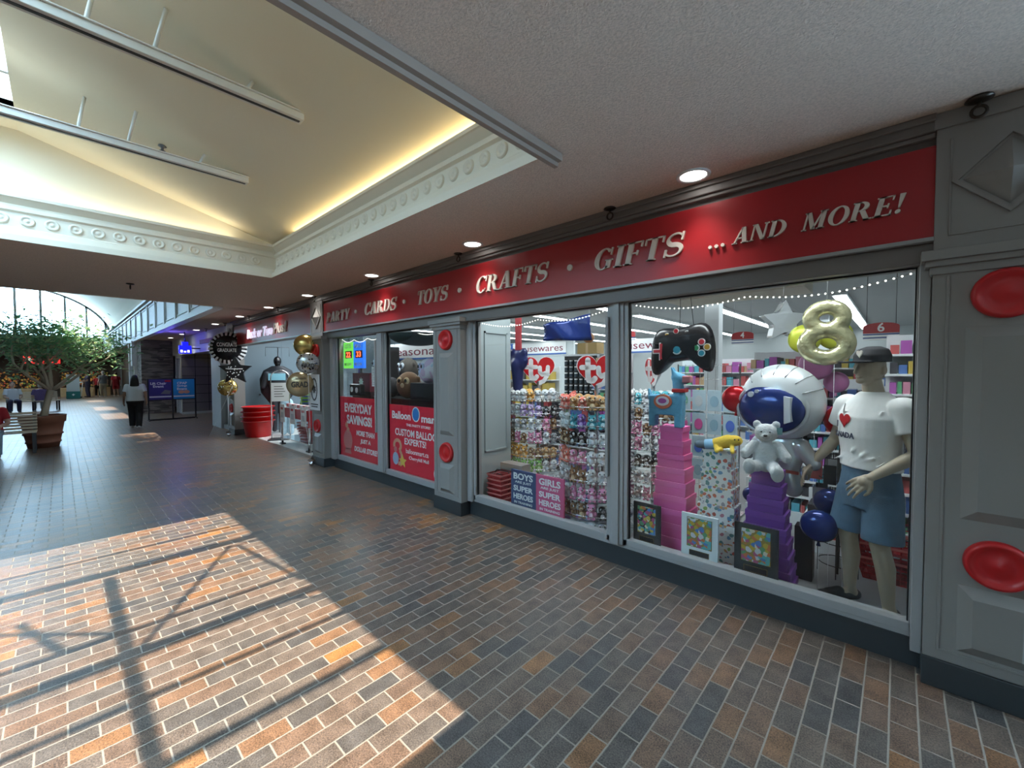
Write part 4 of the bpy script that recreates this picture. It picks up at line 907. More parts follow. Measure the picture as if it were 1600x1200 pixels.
def carousel(x, y, R, tiers, lab, which, cols, heart_rz, hz=1.62, hw=0.4, amin=-200, amax=20):
    t = thing('plush_carousel', lab, 'display stand', (x, y, 0), 0, 'plush toy carousels')
    MB().lathe([(0, 0), (R*0.7, 0), (R*0.7, 0.03), (0.05, 0.05), (0, 0.05)], n=28).build('base', m_white, t)
    MB().cone((0, 0, 0.04), (0, 0, hz-0.12), 0.022, 0.022, 12).build('pole', m_chrome, t)
    for z in tiers:
        MB().lathe([(0.03, z-0.012), (R, z-0.012), (R+0.004, z+0.004), (R-0.004, z+0.004), (R-0.006, z-0.004), (0.03, z-0.004)], n=40).build('tray', m_acr, t)
        MB().tube([((R+0.004)*cos(2*pi*i/40), (R+0.004)*sin(2*pi*i/40), z+0.03) for i in range(40)], 0.003, 6, closed=True).build('wire_rail', m_chrome, t)
    hpts = heart(0, 0, hw, hw*0.93)
    mm = MB().prism(hpts, -0.012, 0.012).prism([(a*0.95, b*0.95) for a, b in hpts], -0.014, -0.012, 1).prism([(a*0.95, b*0.95) for a, b in hpts], 0.012, 0.014, 1)
    hp = mm.build('heart_sign', [m_paper, m_red], t, (0, 0, hz), heart_rz)
    ty = MB(); k = hw/0.4
    def st(pts, r):
        for a, b in zip(pts[:-1], pts[1:]):
            d = math.hypot(b[0]-a[0], b[1]-a[1]); ux, uz = -(b[1]-a[1])/d*r, (b[0]-a[0])/d*r
            ty.prism([(a[0]+ux, a[1]+uz), (a[0]-ux, a[1]-uz), (b[0]-ux, b[1]-uz), (b[0]+ux, b[1]+uz)], -0.018, -0.014)
        for p in pts: ty.prism(circ(p[0], p[1], r, n=14), -0.018, -0.014)
    st([(-0.085*k, 0.135*k), (-0.085*k, -0.02*k), (-0.075*k, -0.07*k), (-0.035*k, -0.075*k), (-0.015*k, -0.05*k)], 0.027*k); st([(-0.145*k, 0.06*k), (-0.025*k, 0.06*k)], 0.026*k)
    st([(0.02*k, 0.055*k), (0.022*k, 0.0), (0.05*k, -0.03*k), (0.085*k, -0.01*k)], 0.024*k); st([(0.115*k, 0.06*k), (0.11*k, -0.03*k), (0.065*k, -0.105*k), (0.015*k, -0.125*k)], 0.024*k)
    ty.build('lettering', m_paper, hp)
    for ti, z in enumerate(tiers):
        cl = cols[ti]; nrow = int(2*pi*R/0.105)
        seen = []
        for ring, rr in (((0, R-0.05), (1, R-0.14)) if ti == len(tiers)-1 else ((0, R-0.05),)):
            n = max(5, int(2*pi*rr/0.092))
            for i in range(n):
                a = 360*i/n-180+ring*13
                vis = (a+90+360) % 360
                if not (vis < 80 or vis > 280): continue
                seen.append((ring, a, rr))
        seen.sort(key=lambda q: (q[0], q[1]))
        cnt = [0, 0]
        for ring, a, rr in seen:
            cnt[ring] += 1
            sec = cl[(int((a+185)/36)+(1 if random.random() < 0.3 else 0)) % len(cl)]; col = sec[0]; kind = sec[1]
            px, py = rr*cos(radians(a)), rr*sin(radians(a))
            lb = '%s %s plush, %s from left%s on %s tray %s of %s' % (col, kind, ORD[cnt[ring]-1], ' in inner ring' if ring else '', ORD[ti] if ti < len(tiers)-1 else 'top', 'from bottom' if ti < len(tiers)-1 else '', which); lb = lb.replace('  ', ' ')
            plush(kind, col, (x+px, y+py, z-0.003+(0.0 if ring == 0 else 0.0)), radians(a+90+random.uniform(-14, 14)), random.uniform(0.95, 1.12)*(1.0 if ring == 0 else 1.12), lb, 'plush toys on the '+which)
carousel(-3.5, 4.3, 0.42, [0.06, 0.23, 0.40, 0.57, 0.75, 0.92, 1.09, 1.27], 'acrylic plush carousel with a red lettered heart on top behind the boys and girls plaques', 'left carousel',
         [[('grey', 'bear'), ('brown', 'dog')], [('brown', 'owl'), ('white', 'dog'), ('grey', 'cat')], [('green', 'bear'), ('white', 'bunny'), ('pink', 'cat')], [('grey', 'owl'), ('tan', 'dog'), ('orange', 'bear'), ('brown', 'dog')], [('white', 'owl'), ('grey', 'owl'), ('brown', 'dog'), ('pink', 'cat')], [('pink', 'bunny'), ('coral', 'cat'), ('grey', 'owl'), ('white', 'owl'), ('brown', 'bear')], [('coral', 'bear'), ('lilac', 'bear'), ('white', 'bear'), ('lilac', 'bunny'), ('black', 'dog'), ('brown', 'dog')], [('white', 'bear'), ('turquoise', 'cat'), ('white', 'dog'), ('orange', 'owl'), ('white', 'owl'), ('white', 'dog')]], radians(36), 1.63, 0.45)
carousel(-2.28, 3.75, 0.38, [0.05, 0.22, 0.39, 0.56, 0.74, 0.92, 1.09, 1.27], 'acrylic plush carousel with a red lettered heart on top beside the window mullion', 'middle carousel',
         [[('white', 'dog'), ('grey', 'owl'), ('lilac', 'bear')], [('black', 'dog'), ('pink', 'cat'), ('brown', 'bear')], [('pink', 'bunny'), ('lilac', 'cat'), ('white', 'owl')], [('white', 'bunny'), ('grey', 'bear'), ('brown', 'cat'), ('white', 'owl')], [('white', 'dog'), ('coral', 'cat'), ('pink', 'owl'), ('pink', 'bear')], [('white', 'cat'), ('brown', 'dog'), ('black', 'owl')], [('green', 'bear'), ('white', 'bunny'), ('purple', 'owl'), ('turquoise', 'cat'), ('lilac', 'owl'), ('blue', 'bear')], [('green', 'bear'), ('coral', 'bear'), ('coral', 'owl'), ('tan', 'dog'), ('brown', 'bear'), ('white', 'dog')]], radians(32), 1.62, 0.41)
carousel(-2.06, 4.62, 0.36, [0.24, 0.42, 0.60, 0.78, 0.95, 1.11, 1.28], 'acrylic plush carousel with a turned lettered heart on top behind the llama', 'rear carousel',
         [[('pink', 'cat'), ('grey', 'bear')], [('white', 'owl'), ('pink', 'dog')], [('black', 'dog'), ('grey', 'owl')], [('white', 'bunny'), ('pink', 'bear')], [('brown', 'dog'), ('pink', 'cat')], [('grey', 'bear'), ('brown', 'dog')], [('turquoise', 'dog'), ('white', 'owl'), ('white', 'bear')]], radians(-40), 1.61, 0.40)

# red shopping baskets stacked at the foot of the return wall
m_rbask = mat('red basket plastic', (0.42, 0.012, 0.018), 0.4)
def basket(loc, lab, group, w=0.22, d=0.17, h=0.16, rz=0.0):
    t = thing('shopping_basket', lab, 'basket', loc, rz, group); b = MB(); k = 0.8
    for i in range(5):
        z = h*i/4; f = k+(1-k)*i/4; W, D = w*f, d*f; e = 0.008 if i < 4 else 0.014
        b.box((-W-0.004, -D-0.004, z), (W+0.004, -D, z+e)).box((-W-0.004, D, z), (W+0.004, D+0.004, z+e)).box((-W-0.004, -D, z), (-W, D, z+e)).box((W, -D, z), (W+0.004, D, z+e))
    n = 9
    for i in range(n+1):
        u = -1+2*i/n
        for sg in (-1, 1):
            b.tube([(u*w*k, sg*d*k, 0), (u*w, sg*d, h)], 0.004, 4); b.tube([(sg*w*k, u*d*k, 0), (sg*w, u*d, h)], 0.004, 4)
    b.box((-w*k, -d*k, 0), (w*k, d*k, 0.005)); b.build('body', m_rbask, t)
    MB().box((-w-0.008, -d-0.008, h-0.004), (w+0.008, -d, h+0.012)).box((-w-0.008, d, h-0.004), (w+0.008, d+0.008, h+0.012)).box((-w-0.008, -d, h-0.004), (-w, d, h+0.012)).box((w, -d, h-0.004), (w+0.008, d, h+0.012)).build('rim', mat('pinkish basket rim', (0.6, 0.17, 0.16), 0.4), t)
    MB().tube([(-w, 0, h), (-w*0.9, 0.03, h+0.03), (w*0.9, 0.03, h+0.03), (w, 0, h)], 0.006, 6).build('handle', m_black, t)
    return t
z = 0.0
for i in range(7):
    basket((-3.44, 3.53, i*0.055), 'red shopping basket in the corner stack of the toy window, %s from the floor' % ORD[i], 'red baskets stacked in the toy window', 0.11, 0.12, 0.1)

# ------------------------------------------------------------------ things hanging in the right window
def ribbon_up(t, z0, z1=ZI, x=0.0, y=0.0):
    MB().tube([(x, y, z0), (x+0.006, y, (z0+z1)/2), (x, y, z1)], 0.0018, 5).build('string', m_white, t)
t = thing('controller_balloon', 'black foil balloon shaped like a game controller hanging above the llama', 'balloon', (-1.43, 3.8, 1.86), radians(0))
pts = [(-0.27, 0.06), (-0.24, 0.15), (-0.17, 0.185), (-0.06, 0.165), (0.06, 0.18), (0.17, 0.215), (0.24, 0.18), (0.28, 0.08), (0.29, -0.06), (0.28, -0.2), (0.245, -0.235), (0.19, -0.215), (0.13, -0.13), (0.05, -0.12), (-0.05, -0.135), (-0.12, -0.15), (-0.18, -0.245), (-0.25, -0.27), (-0.285, -0.21), (-0.28, -0.06)]
ball = MB(); n = len(pts); layers = [(1.0, 0.0), (0.975, 0.035), (0.9, 0.065), (0.72, 0.09), (0.4, 0.105), (0.0, 0.11)]
for sg in (-1, 1):
    vs = []
    for f, d in layers[:-1]: vs += [(a*f, sg*d, b*f) for a, b in pts]
    vs.append((0, sg*0.11, 0)); fs = [(k*n+i, k*n+(i+1) % n, (k+1)*n+(i+1) % n, (k+1)*n+i) for k in range(4) for i in range(n)]+[(4*n+i, 4*n+(i+1) % n, 5*n) for i in range(n)]
    ball.add(vs, fs, 0, True)
ball.build('body', m_bfoil, t, sub=1)
b = MB(); b.box((-0.26, -0.093, 0.03), (0.27, -0.088, 0.035)); b.build('seam', m_black, t)
def disc(mb, x, z, r, y, m0, m1): mb.prism(circ(x, z, r), y-0.006, y, m0).prism(circ(x, z, r*0.74), y-0.009, y-0.006, m1)
CM = [m_paper, mat('print red', (0.55, 0.03, 0.05), 0.4), mat('print teal', (0.02, 0.25, 0.35), 0.4), mat('print green', (0.03, 0.25, 0.1), 0.4), mat('print amber', (0.5, 0.3, 0.03), 0.4), mat('print grey', (0.2, 0.2, 0.2), 0.4)]
for (x, z, r, c2) in ((-0.005, -0.03, 0.042, 2), (0.2, 0.03, 0.03, 1), (0.155, -0.02, 0.03, 3), (0.245, -0.015, 0.03, 4), (0.2, -0.065, 0.03, 2), (-0.1, 0.1, 0.024, 4), (-0.02, 0.135, 0.024, 1), (0.075, 0.115, 0.022, 5)):
    g = MB(); disc(g, x, z, r, -0.1 if abs(x) < 0.1 and z < 0.05 else (-0.085 if z > 0.09 else -0.09), 0, c2); g.build('button', CM, t)
g = MB(); g.prism([(-0.23, -0.06), (-0.17, -0.06), (-0.17, -0.12), (-0.13, -0.12), (-0.13, -0.06), (-0.08, -0.06), (-0.08, -0.015), (-0.13, -0.015), (-0.13, 0.04), (-0.17, 0.04), (-0.17, -0.015), (-0.23, -0.015)], -0.096, -0.09)
g.prism([(-0.22, -0.05), (-0.162, -0.05), (-0.162, -0.11), (-0.138, -0.11), (-0.138, -0.05), (-0.09, -0.05), (-0.09, -0.025), (-0.138, -0.025), (-0.138, 0.03), (-0.162, 0.03), (-0.162, -0.025), (-0.22, -0.025)], -0.099, -0.096, 1)
g.build('cross_pad', CM, t)
MB().tube([(-0.02, 0, 0.17), (-0.01, 0.0, ZI-1.86)], 0.003, 5).tube([(0.1, 0, 0.19), (0.0, 0.0, ZI-1.86)], 0.003, 5).build('string', m_black, t)

t = thing('number_balloon', 'pale gold foil balloon in the shape of an 8 near the window top', 'balloon', (-0.405, 3.95, 1.93), radians(6))
skin('body', [('c', (0.10*cos(2*pi*i/16), 0, 0.11+0.085*sin(2*pi*i/16)), (0.10*cos(2*pi*(i+1)/16), 0, 0.11+0.085*sin(2*pi*(i+1)/16)), 0.055, 0.055) for i in range(16)]+
     [('c', (0.125*cos(2*pi*i/16), 0, -0.085+0.105*sin(2*pi*i/16)), (0.125*cos(2*pi*(i+1)/16), 0, -0.085+0.105*sin(2*pi*(i+1)/16)), 0.06, 0.06) for i in range(16)], m_palegold, t, 0.01, 4)
ribbon_up(t, 0.22, ZI-1.93)
def foil_round(x, y, z, r, m, lab, group=None, rz=0.0, name='foil_balloon', dy=0.45):
    t = thing(name, lab, 'balloon', (x, y, z), rz, group)
    b = MB(); b.ell((0, 0, 0), (r, r*dy, r), 0, 32, 18); b.build('body', m, t)
    MB().cone((0, 0, -r+0.003), (0, 0, -r-0.03), 0.006, 0.014, 8).build('neck', m, t)
    return t
t = foil_round(-0.63, 4.6, 1.93, 0.13, mat('lime foil', (0.5, 0.55, 0.05), 0.3, 0.2), 'lime yellow foil balloon behind the left of the gold number balloon'); MB().tube([(0, 0, -0.16), (0, 0, -1.9)], 0.002, 5).build('ribbon', m_white, t)
t = foil_round(-0.42, 4.7, 1.96, 0.13, MATS['lime foil'], 'lime yellow foil balloon showing through the loops of the gold number balloon'); MB().tube([(0, 0, -0.16), (0, 0, -1.9)], 0.002, 5).build('ribbon', m_white, t)
t = foil_round(-0.58, 4.9, 1.69, 0.14, mat('mauve balloon', (0.45, 0.17, 0.35), 0.4), 'mauve balloon above the right of the astronaut helmet'); MB().tube([(0, 0, -0.16), (0, 0, -1.6)], 0.002, 5).build('ribbon', m_white, t)
t = foil_round(-0.43, 5.0, 1.53, 0.10, MATS['mauve balloon'], 'dark mauve balloon between the astronaut helmet and the mannequin'); MB().tube([(0, 0, -0.12), (0, 0, -1.5)], 0.002, 5).build('ribbon', m_white, t)
for x, y, z, lab in ((-1.02, 3.95, 1.40, 'red foil balloon peeking out left of the astronaut helmet'), (-0.30, 3.95, 1.27, 'red foil balloon between the astronaut and the mannequin arm')):
    t = foil_round(x, y, z, 0.115, m_redf, lab, dy=0.6); MB().tube([(0, 0, -0.13), (0.02, 0, -z+0.0)], 0.002, 5).build('ribbon', m_white, t)
for x, y, z, r, lab in ((-0.40, 3.7, 0.52, 0.115, 'blue foil balloon low beside the mannequin leg, in front'), (-0.36, 3.88, 0.66, 0.10, 'blue foil balloon low beside the mannequin leg, behind and above the other'), (-0.86, 3.78, 0.64, 0.06, 'small blue foil balloon peeking out between animal print and purple boxes')):
    t = foil_round(x, y, z, r, m_blue, lab, 'blue foil balloons', dy=0.7); MB().tube([(0, 0, -r-0.02), (0, 0, -z+0.001)], 0.002, 5).build('ribbon', m_white, t)
t = thing('star_balloon', 'silver star foil balloon at the ceiling left of the gold number balloon', 'balloon', (-0.80, 4.6, 2.10), radians(35))
MB().prism(star(0, 0, 0.2, 0.1), -0.05, 0.05).build('body', m_foil, t, bev=0.03); ribbon_up(t, 0.19, ZI-2.10)

# fairy lights along the top of the windows
def fairy(x0, x1, lab, drops):
    t = thing('fairy_lights', lab, 'string lights', (x0, 3.26, 2.19), 0, 'fairy lights along the window tops'); L = x1-x0
    def P(u): return (u*L, 0.0, -0.0-0.045*abs(sin(pi*u*drops))-0.03*sin(pi*u))
    MB().tube([P(i/60) for i in range(61)], 0.0025, 5).build('cord', m_white, t)
    n = min(64, int(L/0.035)); bl = MB().ell((0, 0, 0), 0.0055, 0, 8, 6)
    first = None
    for i in range(n):
        if first is None: first = bl.build('bulb', mat('lit bulb', (1, 1, 1), 0.4, emit=(1, 0.97, 0.9), es=3.0), t, P((i+0.5)/n)); o = first
        else: o = first.copy(); COL.objects.link(o); o.parent = t; o.location = P((i+0.5)/n)
fairy(-1.62, 0.06, 'string of tiny lights draped along the top of the mannequin window', 2)
fairy(-3.48, -1.83, 'string of tiny lights draped along the top of the plush toy window', 2)
fairy(-5.37, -4.1, 'string of tiny lights draped along the top of the balloon poster window', 2); fairy(-6.93, -5.64, 'string of tiny lights draped along the top of the savings poster window', 3)

# plush window: blue banner, red streamer, blue figure
b = MB(); vs = []; nx = 12
for i in range(nx+1):
    for j in range(7):
        u, v2 = i/nx, j/6; vs.append((-0.36+0.72*u, 0.03*sin(9*u+3*v2), -0.13+0.26*v2+0.05*(u-0.5)*(v2*2-0.6)))
b.add(vs, [(i*7+j, (i+1)*7+j, (i+1)*7+j+1, i*7+j+1) for i in range(nx) for j in range(6)], 0, True)
o = b.build('foil_banner', m_blue, None, (-3.02, 4.25, 2.15)); m_ = o.modifiers.new('t', 'SOLIDIFY'); m_.thickness = 0.01
tag(o, 'crumpled blue foil banner hanging above the plush carousels', 'banner'); MB().tube([(-0.34, 0, 0.1), (-0.3, 0, ZI-2.15)], 0.002, 5).tube([(0.34, 0, 0.14), (0.3, 0, ZI-2.15)], 0.002, 5).build('string', m_white, o)
t = thing('party_streamer', 'red streamer with dark blue bow hanging beside the grey return wall', 'decoration', (-3.58, 4.0, 2.33))
MB().box((-0.05, -0.01, -0.42), (0.05, 0.01, 0.0)).build('ribbon', mat('red satin', (0.4, 0.05, 0.06), 0.4), t, bev=0.004)
skin('bow', [('s', (0, 0, -0.55), (0.16, 0.05, 0.14)), ('c', (-0.02, 0, -0.6), (-0.01, 0, -1.02), 0.09, 0.05), ('s', (0.09, 0, -0.46), (0.06, 0.04, 0.07)), ('s', (-0.09, 0, -0.45), (0.06, 0.04, 0.06))], mat('navy satin', (0.012, 0.018, 0.09), 0.35, bump=0.4, bs=14), t, 0.015, 2)

# ------------------------------------------------------------------ shop shelving seen through the windows
GOODC = [(0.5, 0.1, 0.1), (0.1, 0.2, 0.5), (0.55, 0.4, 0.08), (0.12, 0.4, 0.2), (0.6, 0.6, 0.6), (0.4, 0.1, 0.4), (0.1, 0.4, 0.5), (0.6, 0.25, 0.35), (0.05, 0.05, 0.06), (0.5, 0.35, 0.2)]
GM = [mat('packaging %s' % n, c2, 0.45) for n, c2 in zip(('red', 'blue', 'yellow', 'green', 'white', 'purple', 'aqua', 'rose', 'black', 'kraft'), GOODC)]
GN = ('red', 'blue', 'yellow', 'green', 'white', 'purple', 'aqua', 'rose', 'black', 'kraft')
def gondola(x0, x1, y, h, lab, nsh=4, face=-1, dep=0.35, fill=None, along='x', ws=1.0):
    """shelving unit facing the windows; its small goods are one uncountable mass"""
    rz = 0 if along == 'x' else pi/2
    t = thing('shelving_unit', lab, 'shelf', ((x0+x1)/2, y, 0), rz, 'shop shelving'); a = (x1-x0)/2
    MB().box((-a, 0.0, 0), (a, 0.03, h)).build('back_panel', m_white, t); MB().box((-a, -dep, 0), (a, 0, 0.12)).build('plinth', m_white, t)
    g = MB()
    for k in range(nsh):
        z = 0.12+(h-0.15)*k/nsh
        MB().box((-a, -dep, z), (a, 0, z+0.02)).build('shelf_board', m_white, t, bev=0.003)
        x = -a+0.03; hh = (h-0.15)/nsh-0.05
        while x < a-0.05:
            w2 = random.uniform(0.05, 0.14)*ws; c2 = random.choice(fill) if fill else random.randrange(10)
            if x+w2 > a-0.02: break
            g.box((x, -dep+random.uniform(0.01, 0.06), z+0.02), (x+w2-0.008, -0.06, z+0.02+hh*random.uniform(0.55, 0.98)), c2); x += w2
    if g.v: o = g.build('packaged_goods', GM, t); o['kind'] = 'stuff'
    return t
gondola(-4.9, -4.1, 8.2, 2.0, 'shelf of assorted goods behind the middle carousel', 5); gondola(-8.2, -6.3, 8.6, 1.75, 'shelf of yellow and dark goods behind the left red heart', 5, fill=[2, 2, 2, 9, 8])
gondola(-1.55, 0.2, 6.9, 1.9, 'long shelf of assorted goods behind the astronaut balloon', 8, ws=0.7); gondola(0.2, 1.4, 5.4, 2.0, 'shelf of toys behind the mannequin shoulder', 6)
gondola(-11.5, -8.8, 9.5, 1.9, 'wide shelf of mixed goods far left in the shop', 5); gondola(-3.9, -2.3, 10.4, 1.9, 'wide shelf of mixed goods far behind the controller balloon', 6)
gondola(-0.62, -0.1, 4.95, 0.5, 'low shelf of dark red goods behind the mannequin legs', 2, fill=[0, 0, 8, 9])
gondola(-4.4, -2.75, 5.6, 1.25, 'dark shelf of goods directly behind the plush carousels', 3, fill=[8, 8, 1, 0, 5])
gondola(-1.25, -0.1, 5.6, 1.55, 'shelf of bright party goods behind the astronaut balloon', 8, ws=0.6, fill=[8, 0, 1, 3, 5, 8, 6])
gondola(-0.08, 0.7, 5.0, 1.95, 'shelf of small toys behind the mannequin back', 11, ws=0.55, fill=[5, 2, 0, 1, 7, 3, 8])
t = thing('wire_spinner', 'thin black wire spinner rack between the blue balloons and the mannequin legs', 'rack', (-0.33, 4.22, 0)); g = MB()
for k in range(6):
    z = 0.1+0.17*k; g.tube([(0.13*cos(2*pi*i/16), 0.13*sin(2*pi*i/16), z) for i in range(16)], 0.004, 5, closed=True)
for k in range(4): g.tube([(0.13*cos(pi*k/2), 0.13*sin(pi*k/2), 0), (0.13*cos(pi*k/2), 0.13*sin(pi*k/2), 1.0)], 0.004, 5)
g.tube([(0, 0, 0), (0, 0, 1.05)], 0.008, 6); g.build('wire_frame', m_black, t)
b = MB(); random.seed(21)
for k in range(10): a = 2*pi*k/10; b.box((0.15*cos(a)-0.04, 0.15*sin(a)-0.01, 0.55+0.2*(k % 2)), (0.15*cos(a)+0.04, 0.15*sin(a)+0.01, 0.7+0.2*(k % 2)), k % 3)
b.build('hung_packets', [m_foil, m_black, GM[0]], t)
tag(MB().box((-0.06, -0.06, 0), (0.06, 0.06, 0.42)).build('display_block', m_black, None, (-0.52, 3.98, 0), bev=0.005), 'black display block under the blue balloons behind the purple boxes', 'display stand')
for k in range(3): basket((0.02, 4.42, 0.001+0.11*k), 'dark red shopping basket behind the mannequin legs, %s of its stack' % ['lowest', 'middle', 'topmost'][k], 'red baskets behind the mannequin', 0.24, 0.16, 0.17)
# black board pegged with white capped jars
t = thing('peg_display', 'black peg board of white capped jars behind the two red hearts', 'display stand', (-5.3, 8.0, 0))
MB().box((-0.42, 0, 0.0), (0.42, 0.06, 1.98)).build('board', m_black, t, bev=0.004); MB().box((-0.45, -0.01, 1.98), (0.45, 0.07, 2.02)).build('top_rail', m_chrome, t)
jr = MB(); jr.cone((0, 0, -0.05), (0, 0, 0.03), 0.04, 0.04, 12, 0); jr.cone((0, 0, 0.03), (0, 0, 0.055), 0.036, 0.036, 12, 1); j0 = None
for r in range(8):
    for c2 in range(6):
        p = (-0.34+0.135*c2, -0.045, 0.85+0.14*r)
        if j0 is None: j0 = jr.build('capped_jar', [mat('smoked jar', (0.06, 0.08, 0.1), 0.2), m_paper], t, p); o = j0
        else: o = j0.copy(); COL.objects.link(o); o.parent = t; o.location = p
tag(MB().box((-0.25, -0.15, 0), (0.25, 0.15, 0.24)).box((-0.03, -0.152, 0), (0.03, 0.152, 0.241), 1).build('cardboard_box', [mat('cardboard', (0.35, 0.24, 0.1), 0.8), GM[9]], None, (-5.05, 8.05, 2.021)), 'brown carton on top of the black peg board', 'box')
tag(MB().ell((0, 0, 0.12), (0.14, 0.1, 0.12), 0, 16, 10).build('plush_ball', PM['brown'][0], None, (-5.1, 8.05, 2.263)), 'dark red brown round plush sitting on the brown carton', 'plush toy')
# pegged balloon packs, each one a thing, on a grid panel behind the boxes
t = thing('grid_panel', 'wire grid panel behind the pink and animal print boxes', 'display stand', (-1.62, 5.1, 0))
g = MB()
for i in range(9): g.tube([(-0.34+0.085*i, 0, 0.1), (-0.34+0.085*i, 0, 1.72)], 0.003, 4)
for i in range(11): g.tube([(-0.34, 0, 0.15+0.155*i), (0.34, 0, 0.15+0.155*i)], 0.003, 4)
for sx in (-0.34, 0.34): g.tube([(sx, 0.0, 0), (sx, 0, 1.72)], 0.01, 6).box((sx-0.02, -0.2, 0), (sx+0.02, 0.2, 0.02))
g.build('wire_grid', m_chrome, t)
cn = [('pale blue', (0.25, 0.4, 0.5)), ('blue', (0.08, 0.15, 0.5)), ('pink', (0.65, 0.12, 0.35)), ('green', (0.1, 0.4, 0.22)), ('silver', (0.5, 0.55, 0.58)), ('lilac', (0.4, 0.3, 0.55))]
cm = {n: mat('pack '+n, c2, 0.3) for n, c2 in cn}; m_card = mat('pack card', (0.42, 0.55, 0.62), 0.3)
lay = [['green', 'silver', 'pale blue', 'silver'], ['pink', 'pink', 'pale blue', 'blue'], ['blue', 'blue', 'lilac', 'green'], ['silver', 'pale blue', 'blue', 'lilac']]
for r in range(4):
    for c2 in range(4):
        n = lay[r][c2]; x, z = -1.62-0.255+0.17*c2, 1.3-0.27*r
        t = thing('balloon_pack', 'card pack with %s oval, %s row from top, %s from left on wire grid' % (n, ORD[r], ORD[c2]), 'packaged balloon', (x, 5.07, z), 0, 'carded balloon packs on the wire grid')
        MB().box((-0.075, -0.004, -0.12), (0.075, 0.004, 0.12)).build('card', m_card, t, bev=0.002)
        MB().prism(circ(0, -0.01, 0.045, 0.065, 20), -0.012, -0.004).build('oval_print', cm[n], t)
        MB().tube([(0, 0.025, 0.10), (0, -0.03, 0.105)], 0.003, 5).build('hook', m_chrome, t)
# hanging signs
def aisle(x, y, z, num, lab, w2=0.3):
    t = thing('aisle_sign', lab, 'aisle sign', (x, y, z)); h = w2*0.62
    MB().prism([(-w2/2, -h*.1), (w2/2, -h*.1), (w2/2, h*.28)]+[(w2/2*cos(a), h*.28+h*.24*sin(a)) for a in [pi*i/10 for i in range(1, 10)]]+[(-w2/2, h*.28)], -0.008, 0.008).build('red_header', mat('aisle red', (0.4, 0.03, 0.035), 0.5), t)
    b = MB()
    for k in range(4): b.box((-w2/2, -0.007, -h*.5+k*h*.1), (w2/2, 0.007, -h*.5+k*h*.1+h*.07), k % 2)
    b.build('slats', [m_paper, mat('aisle navy', (0.05, 0.08, 0.25), 0.5)], t)
    b = MB(); text(b, num, (0, -0.008, h*.24), 0.06, 0.1, 0, 0.02, th=0.003); b.build('lettering', m_paper, t)
    MB().tube([(-w2*.4, 0, h*.3), (-w2*.4, 0, ZI-z)], 0.003, 5).tube([(w2*.4, 0, h*.3), (w2*.4, 0, ZI-z)], 0.003, 5).build('hanger', m_dchrome, t)
aisle(-1.98, 8.0, 2.2, '4', 'red and white aisle sign number 4 hanging right of the controller balloon', 0.34); aisle(-0.15, 6.3, 2.08, '6', 'red and white aisle sign number 6 hanging above the mannequin cap', 0.31)
aisle(-4.95, 9.6, 2.5, '2', 'red aisle sign partly hidden behind the carton on the peg board', 0.4)
def wallsign(x, y, z, w2, h, s, lab, icon=True):
    t = thing('department_sign', lab, 'department sign', (x, y, z))
    MB().box((-w2/2, -0.01, -h/2), (w2/2, 0.01, h/2)).box((-w2/2, -0.012, -h*.62), (w2/2, 0.01, -h/2), 1).build('board', [m_paper, mat('royal blue', (0.04, 0.12, 0.4), 0.5)], t)
    if icon:
        MB().box((-w2/2-0.5, -0.012, -h*.6), (-w2/2, 0.01, h*.6)).build('icon_panel', MATS['royal blue'], t)
        b = MB()
        for k in range(3): b.box((-w2/2-0.42+0.13*k, -0.018, -h*.45), (-w2/2-0.38+0.13*k, -0.012, h*.4)).prism(circ(-w2/2-0.40+0.13*k, h*.3, 0.04, 0.07, 14), -0.018, -0.012)
        b.build('cutlery_icon', m_paper, t)
    b = MB(); text(b, s, (0, -0.01, 0.0), w2*0.9, h*0.62, 0, 0.0, th=0.004)
    if not icon: MB().tube([(-w2*.4, 0, h*.5), (-w2*.4, 0, ZI-z)], 0.005, 5).tube([(w2*.4, 0, h*.5), (w2*.4, 0, ZI-z)], 0.005, 5).build('hanger', m_dchrome, t)
    b.build('lettering', mat('maroon', (0.2, 0.01, 0.04), 0.5), t)
wallsign(-9.75, 11.972, 2.47, 2.5, 0.38, 'housewares', 'white housewares sign with blue cutlery panel at the back of the shop'); wallsign(-5.6, 11.972, 2.42, 2.4, 0.38, 'housewares', 'second housewares sign cut off by the window mullion', False)
sw = MB().box((-12.5, 12.0, 0), (-8.2, 12.1, 2.72))
for k in range(18): sw.box((-12.5, 11.985, 0.3+0.11*k), (-8.2, 12.0, 0.36+0.11*k))
struct('wall_partition', sw, m_storew)

# ------------------------------------------------------------------ postered windows (3 and 4)
def poster(x0, x1, z0, z1, lab):
    t = thing('window_poster', lab, 'poster', ((x0+x1)/2, 3.215, z0)); h = (x1-x0)/2
    MB().box((-h, -0.003, 0), (h, 0.003, z1-z0)).build('red_sheet', mat('poster red', (0.78, 0.025, 0.055), 0.45), t); return t, h
PY = -0.0035
t, h = poster(-6.935, -5.64, 0.245, 1.23, 'red window poster reading everyday savings')
for s, x, z, w2, hh in (('EVERYDAY', -0.03, 0.81, 0.9, 0.15), ('SAVINGS!', -0.0, 0.62, 0.82, 0.15), ('MORE THAN', 0.2, 0.42, 0.58, 0.085), ('JUST A', 0.2, 0.29, 0.32, 0.085), ('DOLLAR STORE!', 0.2, 0.16, 0.72, 0.085)):
    b = MB(); text(b, s, (x, PY, z), w2, hh, 0, 0.04, 0.0 if z > 0.5 else 0.15, 0.001); b.build('lettering', m_paper, t)
